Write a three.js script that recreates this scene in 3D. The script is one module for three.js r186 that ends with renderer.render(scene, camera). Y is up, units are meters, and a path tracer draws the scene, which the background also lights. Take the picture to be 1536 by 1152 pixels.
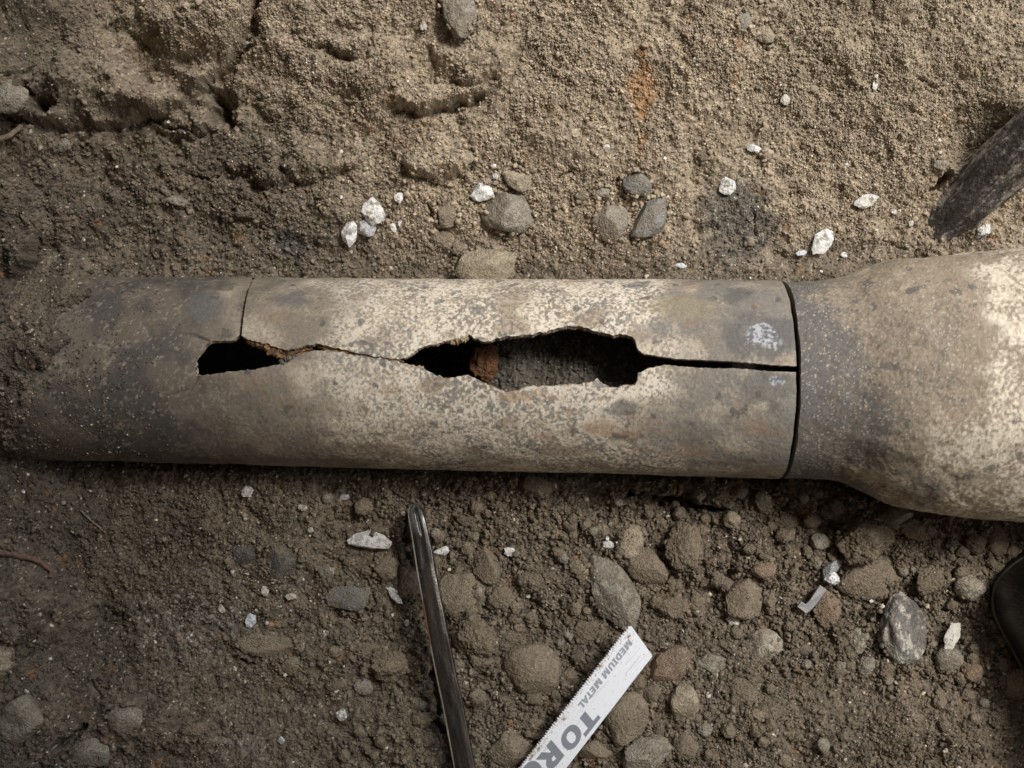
import * as THREE from 'three';
import { mergeGeometries, mergeVertices } from 'three/addons/utils/BufferGeometryUtils.js';
import { ConvexGeometry } from 'three/addons/geometries/ConvexGeometry.js';

// ---------------------------------------------------------------- camera, sky, sun, exposure
const HC = 0.95, F = 2308;                                  // lens height over the trench floor; focal length in 1536-px units
const scene = new THREE.Scene();
const camera = new THREE.PerspectiveCamera(2 * Math.atan(576 / F) * 180 / Math.PI, 4 / 3, 0.05, 200);
camera.position.set(0, HC, 0); camera.up.set(0, 0, -1); camera.lookAt(0, 0, 0);
camera.focus = 0.885; camera.userData.fStop = 14;

{ // plain overcast sky, brighter overhead than at the horizon
  const w = 256, h = 128, d = new Float32Array(w * h * 4);
  for (let j = 0; j < h; j++) for (let i = 0; i < w; i++) {
    const el = ((j + 0.5) / h - 0.5) * Math.PI, s = Math.max(0, Math.sin(el));
    const l = 1.0 * (1 + 2 * s) / 3, k = (j * w + i) * 4;
    d[k] = l * 0.97; d[k + 1] = l; d[k + 2] = l * 1.05; d[k + 3] = 1;
  }
  const t = new THREE.DataTexture(d, w, h, THREE.RGBAFormat, THREE.FloatType);
  t.mapping = THREE.EquirectangularReflectionMapping; t.magFilter = THREE.LinearFilter; t.minFilter = THREE.LinearFilter; t.needsUpdate = true;
  scene.background = t; scene.environment = t;
}
const sun = new THREE.DirectionalLight(0xfff8ef, 1.35);
sun.position.set(1.2, 2.45, -0.98); sun.target.position.set(0, 0, 0);
sun.castShadow = true; sun.shadow.radius = 27; sun.shadow.mapSize.set(2048, 2048);
Object.assign(sun.shadow.camera, { left: -1.5, right: 1.5, top: 1.5, bottom: -1.5, near: 0.1, far: 8 });
scene.add(sun, sun.target);
const renderer = new THREE.WebGLRenderer({ antialias: true });
renderer.toneMapping = THREE.LinearToneMapping; renderer.toneMappingExposure = 2.6;
renderer.shadowMap.enabled = true;

// ---------------------------------------------------------------- numbers, noise, helpers
let seed = 7;
const rnd = () => { seed = (seed + 0x6d2b79f5) | 0; let t = Math.imul(seed ^ (seed >>> 15), 1 | seed); t = (t + Math.imul(t ^ (t >>> 7), 61 | t)) ^ t; return ((t ^ (t >>> 14)) >>> 0) / 4294967296; };
const rr = (a, b) => a + (b - a) * rnd();
const clamp = (x, a = 0, b = 1) => (x < a ? a : x > b ? b : x);
const ss = (a, b, x) => { const t = clamp((x - a) / (b - a)); return t * t * (3 - 2 * t); };
const mix = (a, b, t) => a + (b - a) * t;
const hash = (x, y, z) => { let h = Math.imul(x, 374761393) ^ Math.imul(y, 668265263) ^ Math.imul(z, 2147483647 ^ 0x5bd1e995); h = Math.imul(h ^ (h >>> 13), 1274126177); h = Math.imul(h ^ (h >>> 15), 0x2c1b3c6d); return ((h ^ (h >>> 16)) >>> 0) / 4294967296; };
function noise3(x, y, z) {                                   // value noise, -1..1
  const xi = Math.floor(x), yi = Math.floor(y), zi = Math.floor(z);
  let u = x - xi, v = y - yi, w = z - zi; u = u * u * (3 - 2 * u); v = v * v * (3 - 2 * v); w = w * w * (3 - 2 * w);
  const a = mix(mix(hash(xi, yi, zi), hash(xi + 1, yi, zi), u), mix(hash(xi, yi + 1, zi), hash(xi + 1, yi + 1, zi), u), v);
  const b = mix(mix(hash(xi, yi, zi + 1), hash(xi + 1, yi, zi + 1), u), mix(hash(xi, yi + 1, zi + 1), hash(xi + 1, yi + 1, zi + 1), u), v);
  return mix(a, b, w) * 2 - 1;
}
function noise2(x, y, k = 0) {
  const xi = Math.floor(x), yi = Math.floor(y); let u = x - xi, v = y - yi; u = u * u * (3 - 2 * u); v = v * v * (3 - 2 * v);
  return mix(mix(hash(xi, yi, k), hash(xi + 1, yi, k), u), mix(hash(xi, yi + 1, k), hash(xi + 1, yi + 1, k), u), v) * 2 - 1;
}
const fbm2 = (x, y, k, o = 3) => { let s = 0, a = 0.5; for (let i = 0; i < o; i++) { s += a * noise2(x, y, k + i); x = x * 2.03 + 3.1; y = y * 2.03 - 1.7; a *= 0.5; } return s; };
const fbm3 = (x, y, z, o = 3) => { let s = 0, a = 0.5; for (let i = 0; i < o; i++) { s += a * noise3(x, y, z); x = x * 2.03 + 3.1; y = y * 2.03 - 1.7; z = z * 2.03 + 0.7; a *= 0.5; } return s; };
const ridge = (x, y, k) => 1 - Math.abs(noise2(x, y, k)) * 2;
// crumbs: height (0..1) of the round lump of a jittered cell under (x, y); lumps exist with probability p
function lumps(x, y, k, p) {
  const xi = Math.floor(x), yi = Math.floor(y); let best = 0;
  for (let j = -1; j <= 1; j++) for (let i = -1; i <= 1; i++) {
    const cx = xi + i, cy = yi + j, e = hash(cx, cy, k);
    if (e > p) continue;
    const dx = cx + 0.15 + 0.7 * hash(cx, cy, k + 1) - x, dy = cy + 0.15 + 0.7 * hash(cx, cy, k + 2) - y, r = 0.3 + 0.4 * hash(cx, cy, k + 3);
    const q = 1 - (dx * dx + dy * dy) / (r * r);
    if (q > 0) best = Math.max(best, Math.sqrt(q) * r);
  }
  return best;
}
const P = (px, py, h) => new THREE.Vector3((px - 768) / F * (HC - h), h, (py - 576) / F * (HC - h));   // the point at height h that stands at (px, py)
const M2 = (px, h) => px / F * (HC - h);                                                           // a length in pixels at height h, in metres
function segDist(x, y, L) {                                  // distance to an open polyline [[x, y], ...] and how far along it
  let best = 1e9, at = 0;
  for (let i = 0; i + 1 < L.length; i++) {
    const [ax, ay] = L[i], [bx, by] = L[i + 1], dx = bx - ax, dy = by - ay, t = clamp(((x - ax) * dx + (y - ay) * dy) / (dx * dx + dy * dy));
    const d = Math.hypot(x - ax - dx * t, y - ay - dy * t);
    if (d < best) { best = d; at = (i + t) / (L.length - 1); }
  }
  return [best, at];
}
function polyDist(x, y, L) {                                 // signed distance to a closed polygon, inside > 0
  let best = 1e9, ins = false;
  for (let i = 0, j = L.length - 1; i < L.length; j = i++) {
    const [ax, ay] = L[j], [bx, by] = L[i], dx = bx - ax, dy = by - ay, t = clamp(((x - ax) * dx + (y - ay) * dy) / (dx * dx + dy * dy));
    best = Math.min(best, Math.hypot(x - ax - dx * t, y - ay - dy * t));
    if ((ay > y) !== (by > y) && x < (bx - ax) * (y - ay) / (by - ay) + ax) ins = !ins;
  }
  return ins ? best : -best;
}
const lerpTable = (T, x) => { if (x <= T[0][0]) return T[0][1]; for (let i = 0; i + 1 < T.length; i++) if (x <= T[i + 1][0]) return mix(T[i][1], T[i + 1][1], (x - T[i][0]) / (T[i + 1][0] - T[i][0] || 1)); return T[T.length - 1][1]; };
const mixc = (a, b, t) => [mix(a[0], b[0], t), mix(a[1], b[1], t), mix(a[2], b[2], t)];
const used = {};
const numbered = (n) => { const k = used[n] = (used[n] ?? -1) + 1; return k ? `${n}_${String(k).padStart(3, '0')}` : n; };
function tag(o, label, category, group, kind) { if (label) o.userData.label = label; if (category) o.userData.category = category; if (group) o.userData.group = group; if (kind) o.userData.kind = kind; return o; }
function mesh(name, g, m, parent = scene) { const o = new THREE.Mesh(g, m); o.name = parent === scene ? numbered(name) : name; o.castShadow = o.receiveShadow = true; parent.add(o); return o; }
function thing(name, at) { const o = new THREE.Group(); o.name = numbered(name); if (at) o.position.copy(at); scene.add(o); return o; }
function grid(nu, nv, f) {                                   // f(u, v) -> [x, y, z, [r, g, b], s, t]
  const pos = new Float32Array(nu * nv * 3), col = new Float32Array(nu * nv * 3), uv = new Float32Array(nu * nv * 2), idx = [];
  for (let j = 0, k = 0; j < nv; j++) for (let i = 0; i < nu; i++, k++) {
    const r = f(i / (nu - 1), j / (nv - 1));
    pos.set([r[0], r[1], r[2]], k * 3); col.set(r[3], k * 3); uv.set([r[4] ?? r[0] / 0.06, r[5] ?? r[2] / 0.06], k * 2);
  }
  for (let j = 0; j + 1 < nv; j++) for (let i = 0; i + 1 < nu; i++) { const a = j * nu + i, b = a + 1, c = a + nu, d = c + 1; idx.push(a, c, b, b, c, d); }
  const g = new THREE.BufferGeometry();
  g.setAttribute('position', new THREE.BufferAttribute(pos, 3)); g.setAttribute('color', new THREE.BufferAttribute(col, 3)); g.setAttribute('uv', new THREE.BufferAttribute(uv, 2));
  g.setIndex(idx); g.computeVertexNormals(); return g;
}
// ---------------------------------------------------------------- fine relief shared by earth, stone and iron
function reliefTexture(n, k, f) {
  const d = new Uint8Array(n * n * 4);
  for (let j = 0; j < n; j++) for (let i = 0; i < n; i++) { const v = clamp(f(i / n, j / n, k)) * 255; d.set([v, v, v, 255], (j * n + i) * 4); }
  const t = new THREE.DataTexture(d, n, n); t.wrapS = t.wrapT = THREE.RepeatWrapping; t.magFilter = t.minFilter = THREE.LinearFilter; t.needsUpdate = true; return t;
}
const tile2 = (u, v, n, k) => { // tileable value noise with n cells
  const x = u * n, y = v * n, xi = Math.floor(x), yi = Math.floor(y); let a = x - xi, b = y - yi; a = a * a * (3 - 2 * a); b = b * b * (3 - 2 * b);
  const h = (i, j) => hash(((i % n) + n) % n, ((j % n) + n) % n, k);
  return mix(mix(h(xi, yi), h(xi + 1, yi), a), mix(h(xi, yi + 1), h(xi + 1, yi + 1), a), b);
};
const grainMap = reliefTexture(512, 5, (u, v, k) => 0.4 * tile2(u, v, 90, k) + 0.35 * tile2(u, v, 150, k + 1) + 0.25 * tile2(u, v, 45, k + 2));
const M = {
  soil: new THREE.MeshStandardMaterial({ vertexColors: true, roughness: 0.95, bumpMap: grainMap, bumpScale: 0.0007 }),
  stone: new THREE.MeshStandardMaterial({ vertexColors: true, roughness: 0.8, bumpMap: grainMap, bumpScale: 0.0009 }),
  clod: new THREE.MeshStandardMaterial({ vertexColors: true, roughness: 0.95, bumpMap: grainMap, bumpScale: 0.0011 }),
  chip: new THREE.MeshStandardMaterial({ vertexColors: true, roughness: 0.75, bumpMap: grainMap, bumpScale: 0.0006 }),
  iron: new THREE.MeshStandardMaterial({ vertexColors: true, roughness: 0.82, bumpMap: grainMap, bumpScale: 0.00018 }),
  grain: new THREE.MeshStandardMaterial({ roughness: 0.9 }),
};

// ---------------------------------------------------------------- the pipe's line
const AX = { y: (X) => 0.034 + 0.08 * X, z: (X) => -0.0053 + 0.0159 * X, R: (X) => 0.0573 + 0.0048 * X };
function onPipe(px, py) {                                    // (X along the pipe, angle from the top towards +z) of the surface point seen at (px, py)
  let y = AX.y(0) + 0.057, X = 0, th = 0;
  for (let i = 0; i < 14; i++) {
    X = (px - 768) / F * (HC - y);
    const z = (py - 576) / F * (HC - y);
    th = Math.asin(clamp((z - AX.z(X)) / AX.R(X), -0.999, 0.999)); y = mix(y, AX.y(X) + AX.R(X) * Math.cos(th), 0.8);
  }
  return [X, th];
}
const pipeTop = (x, z) => { const d = (z - AX.z(x)) / AX.R(x); return Math.abs(d) < 1 && x < 0.16 ? AX.y(x) + AX.R(x) * Math.sqrt(1 - d * d) : -1; };

// ---------------------------------------------------------------- the ground: one sheet with the trench cut into it
const LEDGES = [ // [closed outline in photograph units, height, how far back the raised part reaches, depth of the undercut line]
  [[[-80, -60], [-80, 150], [20, 178], [60, 182], [120, 188], [185, 184], [232, 172], [268, 158], [302, 132], [340, 92], [376, 56], [384, -60]], 0.020, 130, 0.010],
  [[[470, -60], [440, 60], [500, 170], [560, 176], [600, 156], [642, 160], [690, 148], [738, 138], [764, 112], [782, 66], [760, -60]], 0.011, 90, 0.009, [560, 625]],
  [[[640, 60], [660, 120], [692, 127], [730, 120], [762, 96], [776, 60], [740, 30]], 0.006, 60, 0.005],
  [[[370, -60], [385, 15], [430, 40], [470, 62], [512, 76], [545, 82], [560, -60]], 0.007, 60, 0.005, [420, 480]],
  [[[618, 205], [612, 250], [640, 266], [662, 272], [690, 255], [702, 215], [660, 195]], 0.009, 60, 0.005],
  [[[340, 225], [352, 262], [400, 278], [440, 262], [428, 222], [380, 205]], 0.007, 60, 0.003],
  [[[-80, 250], [-40, 420], [40, 400], [60, 340], [40, 260]], 0.016, 60, 0.004],
  [[[250, 140], [230, 190], [262, 205], [300, 190], [306, 160]], 0.006, 60, 0.004],
  [[[-60, 780], [-60, 950], [40, 960], [82, 900], [78, 850], [30, 800]], 0.014, 60, 0.006],
  [[[440, 250], [462, 268], [512, 262], [540, 236], [600, 215], [560, 190], [470, 200]], 0.007, 80, 0.004],
];
const CREVICES = [ // [line, half width, depth]
  [[[386, -20], [383, 40], [358, 80], [322, 114]], 11, 0.013], [[[308, 122], [320, 145], [332, 172], [336, 186]], 12, 0.02], [[[38, 132], [58, 152], [66, 168]], 13, 0.02],
  [[[0, 120], [40, 112], [56, 100]], 4, 0.008], [[[1378, 122], [1402, 128]], 4, 0.008], [[[644, 308], [652, 330]], 5, 0.008], [[[280, 265], [310, 268], [330, 262]], 3, 0.006], 
  [[[832, 272], [856, 258]], 3, 0.005], [[[1395, 285], [1425, 262]], 9, 0.014], [[[360, 998], [378, 999]], 4, 0.008], [[[945, 742], [1010, 752], [1080, 762]], 17, 0.02], [[[74, 878], [74, 915], [88, 935]], 9, 0.006], [[[134, 1022], [148, 1052]], 5, 0.005],
  [[[165, 1066], [185, 1060]], 4, 0.008], [[[90, 1120], [130, 1090]], 8, 0.014], [[[1335, 360], [1365, 372]], 5, 0.007], [[[640, 975], [652, 1040], [668, 1150]], 14, 0.010], [[[410, 825], [418, 845], [405, 865]], 3, 0.006],
  [[[1130, 320], [1134, 360]], 3, 0.004], [[[612, 760], [606, 800], [618, 850]], 9, 0.006], [[[860, 1100], [905, 1040], [930, 990]], 12, 0.008], [[[200, 160], [240, 185], [300, 200]], 4, 0.006],
];
const MOUNDS = [ // [centre, radii, height]
  [290, 15, 95, 72, 0.017], [150, 105, 85, 60, 0.009], [425, 240, 62, 46, 0.009], [540, 100, 75, 50, 0.007], [665, 235, 42, 36, 0.007], [710, 92, 62, 36, 0.005], [110, 320, 75, 55, 0.007], [30, 335, 45, 65, 0.009], [232, 152, 50, 22, 0.006], [345, 300, 60, 30, 0.005],
  [330, 158, 22, 34, -0.013], [62, 160, 26, 18, -0.012], [500, 330, 70, 40, 0.006], [40, 900, 70, 85, 0.018], [205, 1085, 62, 46, 0.009], [85, 1100, 50, 55, 0.008], [285, 1105, 45, 30, 0.005], [150, 960, 60, 50, -0.007], [420, 845, 60, 45, 0.004], [560, 1090, 80, 45, 0.005], [1250, 1090, 150, 60, 0.006],
  [1040, 830, 50, 50, 0.006], [1150, 830, 80, 50, 0.007], [1390, 1090, 90, 60, 0.005], [1470, 215, 60, 60, -0.012], [1100, 60, 70, 50, 0.004], [1300, 90, 90, 50, 0.004], [870, 90, 60, 45, 0.003]];
const boxed = (list) => list.map((e) => { const xs = e[0].map((p) => p[0]), ys = e[0].map((p) => p[1]); return [Math.min(...xs) - 45, Math.max(...xs) + 45, Math.min(...ys) - 45, Math.max(...ys) + 45, ...e]; });
const LB = boxed(LEDGES), CB = boxed(CREVICES);
function baseHeight(qx, qy) {                                // the smooth lie of the land in view
  let h = mix(0.026, 0.0, ss(560, 720, qy));
  h += 0.055 * Math.pow(clamp((410 - qy) / 410, 0, 1.6), 1.25);           // the bank rises away from the pipe
  h += 0.012 * ss(1250, 1500, qx) * ss(600, 900, qy) + 0.018 * ss(900, 1250, qy);
  h += 0.04 * Math.pow(clamp((170 - qx) / 220, 0, 1.5), 1.6);             // and rises over the buried end
  h -= 0.012 * Math.exp(-(((qx - 180) / 170) ** 2) - (((qy - 330) / 110) ** 2));
  h -= 0.010 * Math.exp(-(((qx - 200) / 190) ** 2) - (((qy - 900) / 130) ** 2));
  return h;
}
const sandAt = (qx, qy) => clamp(ss(430, 330, qy) * ss(330, 620, qx + 0.5 * (200 - qy)) + 0.9 * ss(240, 60, qy) * ss(60, 240, qx)) ;
const crumbAt = (qx, qy) => clamp(ss(690, 760, qy) * ss(430, 700, qx) * (1 - 0.75 * ss(990, 1060, qy) * ss(1080, 1180, qx)) + 0.3 * ss(150, 260, qy) * ss(860, 500, qx));
function relief(qx, qy) {                                    // everything finer than the lie of the land, metres
  const wx = qx + 9 * fbm2(qx / 26, qy / 26, 91), wy = qy + 9 * fbm2(qx / 26, qy / 26, 95);
  const rough = 1 + 0.9 * ss(420, 250, qy) * ss(620, 420, qx);
  let h = 0.011 * fbm2(qx / 170, qy / 170, 1, 3) + 0.0065 * rough * fbm2(wx / 52, wy / 52, 11, 3);
  for (const [cx, cy, rx, ry, H] of MOUNDS) { const e = 1 - ((wx - cx) / rx) ** 2 - ((wy - cy) / ry) ** 2; if (e > 0) h += H * Math.pow(e, 0.75); }
  for (const [x0, x1, y0, y1, L, H, back, cut, fade] of LB) {
    if (qx < x0 || qx > x1 || qy < y0 || qy > y1) continue;
    const d = polyDist(wx, wy, L) + 9 * fbm2(qx / 15, qy / 15, 31, 2) + 13 * fbm2(qx / 44, qy / 44, 35, 2), lo = y1 - 45, hi = y0 + 45, w = ss(lo - 0.75 * (lo - Math.max(0, hi)), lo - 0.15 * (lo - Math.max(0, hi)), qy) * clamp(0.75 + 0.9 * noise2(qx / 37, qy / 37, 37), 0.15, 1.2);
    h += w * (fade ? ss(fade[0], fade[1], qx) : 1) * (H * ss(-8, 9, d) * Math.exp(-Math.max(0, d) / back) - cut * Math.exp(-(((d + 7) / 6) ** 2)));
  }
  for (const [x0, x1, y0, y1, L, w, D] of CB) {
    if (qx < x0 || qx > x1 || qy < y0 || qy > y1) continue;
    const [d, t] = segDist(wx, wy, L), ww = w * (0.7 + 0.5 * noise2(qx / 9, qy / 9, 41)) * (0.45 + 0.55 * Math.sin(Math.PI * clamp(t * 0.9 + 0.05)));
    h -= D * Math.exp(-((d / Math.max(1.5, ww)) ** 2.4));
  }
  const c = crumbAt(qx, qy), s = sandAt(qx, qy), calm = 0.25 + 0.75 * ss(-0.2, 0.2, fbm2(qx / 75, qy / 75, 55, 3) + 0.35 * c - 0.05), patch = ss(-0.25, 0.3, fbm2(qx / 60, qy / 60, 51, 2));
  h += 0.0075 * (0.08 + 0.92 * c) * patch * lumps(wx / 26, wy / 26, 61, 0.35 + 0.3 * c);
  h += 0.0040 * calm * (0.12 + 0.88 * c) * lumps(wx / 12.5, wy / 12.5, 66, 0.45 + 0.3 * c);
  h += 0.0020 * calm * (0.42 + 0.5 * c) * lumps(qx / 5.4, qy / 5.4, 71, 0.7) + 0.0012 * calm * lumps(qx / 3.3, qy / 3.3, 72, 0.6);
  h += 0.0024 * fbm2(wx / 13, wy / 13, 75, 2) + 0.0009 * noise2(qx / 3.7, qy / 3.7, 78) + 0.0006 * noise2(qx / 1.9, qy / 1.9, 79);
  const rid = ridge(wx / 34, wy / 34, 83);
  h -= 0.0012 * ss(0.86, 0.99, rid) * (1 - 0.6 * s);                        // drying cracks between clods
  return h;
}
const qOf = (x, z) => { let h = 0.03, q = [0, 0]; for (let i = 0; i < 3; i++) { q = [768 + x * F / (HC - h), 576 + z * F / (HC - h)]; h = baseHeight(q[0], q[1]); } return q; };
const GX = 0.355, GZ = 0.272;
function groundY(x, z) {
  const [qx, qy] = qOf(clamp(x, -GX, GX), clamp(z, -GZ, GZ));
  let h = baseHeight(qx, qy) + relief(qx, qy);
  // the buried left end: earth lies over the pipe
  const top = pipeTop(x, z);
  if (x < 0.17) {
    const d = (z - AX.z(x)) / AX.R(x);
    if (Math.abs(d) < 0.97) {
      const cover = ss(190, 30, qx + 60 * fbm2(qx / 40, qy / 40, 101, 3) + (qy < 500 ? (500 - qy) * -0.55 : (qy - 500) * 0.32));
      const under = mix(h - 0.03, AX.y(x) - AX.R(x) - 0.012, ss(0.98, 0.9, Math.abs(d)));
      h = mix(under, Math.max(h, top + 0.004 * cover + 0.0035 * fbm2(qx / 22, qy / 22, 103)), cover > 0.4 ? 1 : 0);
      if (cover > 0.4) h = Math.max(top - 0.003 + 0.022 * (cover - 0.4) + 0.75 * relief(qx, qy), mix(top - 0.004, h, ss(0.5, 1, cover)));
    } else if (d > 0) h -= 0.018 * ss(1.14, 0.97, d) * ss(20, 120, qx);      // the washed-out gap along the lower side
  } else {
    const rr2 = hubR(x) * 0.965, d = Math.abs(z - AX.z(x)) / rr2;
    if (d < 1) h = Math.min(h, AX.y(x) - hubR(x) - 0.012 + 0.05 * ss(0.9, 1, d));
    else if (z > 0) h -= 0.016 * ss(1.12, 1, d);
  }
  // outside the picture: the trench walls and the surface round them
  const wall = (e, rise, run, k) => rise * ss(0, run, e) + (e > 0 ? 0.03 * fbm2(x * 9 + k, z * 9 - k, 111, 3) * ss(0, 0.05, e) : 0);
  h = Math.max(h, -1) + Math.max(wall(-x - 0.345, 0.72, 0.14, 3), wall(z - 0.275, 0.7, 0.16, 7), 0) ;
  if (z < -GZ) h += 0.6 * ss(0, 1.3, -z - GZ) + 0.03 * fbm2(x * 6, z * 6, 121, 3) * ss(0, 0.2, -z - GZ);
  if (x > 1.6) h += 0.7 * ss(1.6, 1.9, x);
  const far = Math.hypot(x, z);
  return far > 2.2 ? mix(h, 0.72 + 0.05 * fbm2(x * 0.6, z * 0.6, 131, 3), ss(2.2, 3, far)) : h;
}
function hubR(X) {
  const q = 768 + X * F / (HC - AX.y(X));
  return M2(lerpTable([[1195, 147], [1215, 148], [1245, 152], [1270, 159], [1295, 170], [1320, 180], [1345, 187], [1400, 195], [1450, 200], [1536, 207], [1660, 210], [1700, 214], [1720, 232], [1900, 234]], q), AX.y(X)) * 0.998;
}
const hubZ = (X) => AX.z(X) + 0.0016 * ss(0.19, 0.25, X);
const C = { sand: [0.36, 0.295, 0.213], soil: [0.162, 0.131, 0.096], dark: [0.07, 0.059, 0.047], soot: [0.075, 0.073, 0.07], rust: [0.34, 0.185, 0.075], ash: [0.3, 0.285, 0.26] };
function soilColour(qx, qy, h) {
  const n = fbm2(qx / 90, qy / 90, 201, 3), m = fbm2(qx / 24, qy / 24, 205, 3);
  let c = mixc(C.soil, C.sand, clamp(sandAt(qx, qy) * 0.95 + 0.45 * n + 0.3 * m));
  const damp = clamp(ss(420, 120, qx) * ss(230, 330, qy) * 0.55 + 0.9 * (n * 0.5 + m * 0.5));
  c = mixc(c, C.dark, damp * ss(0, 0.35, damp + m) * (1 - 0.6 * sandAt(qx, qy)));
  const soot = Math.exp(-(((qx - 1105) / 55) ** 2) - (((qy - 330) / 62) ** 2)) + 0.75 * Math.exp(-(((qx - 440) / 60) ** 2) - (((qy - 365) / 26) ** 2));
  c = mixc(c, C.soot, 0.75 * ss(0.25, 0.75, soot + 0.6 * m));
  const rust = Math.exp(-(((qx - 962) / 26) ** 2) - (((qy - 150) / 55) ** 2)) + 0.6 * Math.exp(-(((qx - 840) / 16) ** 2) - (((qy - 50) / 7) ** 2));
  c = mixc(c, C.rust, 0.75 * ss(0.3, 0.8, rust + 0.9 * m));
  const ash = Math.exp(-(((qx - 290) / 130) ** 2) - (((qy - 935) / 75) ** 2)) + 0.8 * Math.exp(-(((qx - 360) / 70) ** 2) - (((qy - 1120) / 40) ** 2));
  c = mixc(c, C.ash, 0.5 * ss(0.5, 1, ash * (0.75 + 0.9 * noise2(qx / 4, qy / 4, 211))) );
  const g = hash(Math.round(qx * 0.7), Math.round(qy * 0.7), 221), f = 0.72 + 0.34 * hash(Math.floor(qx / 3.1), Math.floor(qy / 3.1), 223) + 0.5 * (g - 0.4) + 0.25 * noise2(qx / 6, qy / 6, 225);
  if (g > 0.99) c = mixc(c, [0.55, 0.5, 0.42], 0.7);
  return [c[0] * f, c[1] * f, c[2] * f];
}
{
  const axis = (half, step, out) => { const a = [], n = Math.round(half / step); for (let i = -n; i <= n; i++) a.push(i * step); const o = []; let d = step * 4, v = half + d; while (v < out) { o.push(v); d *= 1.22; v += d; } return [...o.map((t) => -t).reverse(), ...a, ...o]; };
  const xs = axis(0.352, 0.00078, 60), zs = axis(0.268, 0.00078, 60), nx = xs.length, nz = zs.length;
  const g = grid(nx, nz, (u, v) => {
    const x = xs[Math.round(u * (nx - 1))], z = zs[Math.round(v * (nz - 1))], y = groundY(x, z), q = qOf(clamp(x, -0.4, 0.4), clamp(z, -0.3, 0.3));
    return [x, y, z, soilColour(q[0], q[1], y)];
  });
  tag(mesh('ground', g, M.soil), 'brown sandy earth of the dug trench round the broken pipe', 'ground', null, 'structure');
}

// ---------------------------------------------------------------- the porch beside the trench, out of view, whose roof shades the lower left
{
  const porch = thing('porch_roof', new THREE.Vector3(-0.248, 0.72, 0.27)); porch.rotation.y = Math.atan2(0.74, 0.67);   // +x looks away from the house
  tag(porch, 'open wooden porch roof on posts standing over the trench end', 'porch');
  const wood = new THREE.MeshStandardMaterial({ color: new THREE.Color().setRGB(0.2, 0.15, 0.1), roughness: 0.85 });
  for (let i = 0; i < 14; i++) mesh('roof_board', new THREE.BoxGeometry(0.196, 0.03, 5), wood, porch).position.set(1.16 - i * 0.2, 0.92 + i * 0.035, 0);
  for (const z of [-2.3, 2.3]) { mesh('post', new THREE.BoxGeometry(0.1, 0.92, 0.1), wood, porch).position.set(1.0, 0.44, z); mesh('beam', new THREE.BoxGeometry(2.7, 0.09, 0.06), wood, porch).position.set(-0.1, 1.04, z * 0.9); }
}
// ---------------------------------------------------------------- broken pipe
const spot = (px, py, rx, ry) => { const [X, th] = onPipe(px, py); return { X, th, rx: M2(rx, 0.09), ry: M2(ry, 0.09) / 0.057 }; };
const SPOTS = { blue: spot(1143, 503, 27, 26), blue2: spot(1163, 571, 14, 11), soot: spot(1140, 500, 70, 48), soot2: spot(1150, 580, 55, 30), soot3: spot(1105, 440, 28, 34), olive: spot(1020, 460, 70, 34), grey: spot(305, 460, 34, 42), grey2: spot(430, 450, 40, 26),
  pale: spot(1100, 665, 32, 22), slate: spot(935, 612, 34, 16), rustA: spot(770, 595, 26, 8), rustB: spot(900, 645, 45, 20), rustC: spot(1040, 680, 60, 26), rustD: spot(735, 700, 50, 9) };
const inSpot = (s, X, th) => Math.exp(-(((X - s.X) / s.rx) ** 2) - (((th - s.th) / s.ry) ** 2));
const GROOVES = [[[[272, 502], [290, 503], [312, 511]], 0.0016], [[[706, 500], [711, 490], [718, 480]], 0.0018], [[[262, 592], [285, 584], [297, 566]], 0.0011]].map(([L, d]) => [L.map(([a, b]) => { const [X, th] = onPipe(a, b); return [X, th * 0.057]; }), d]);
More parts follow.
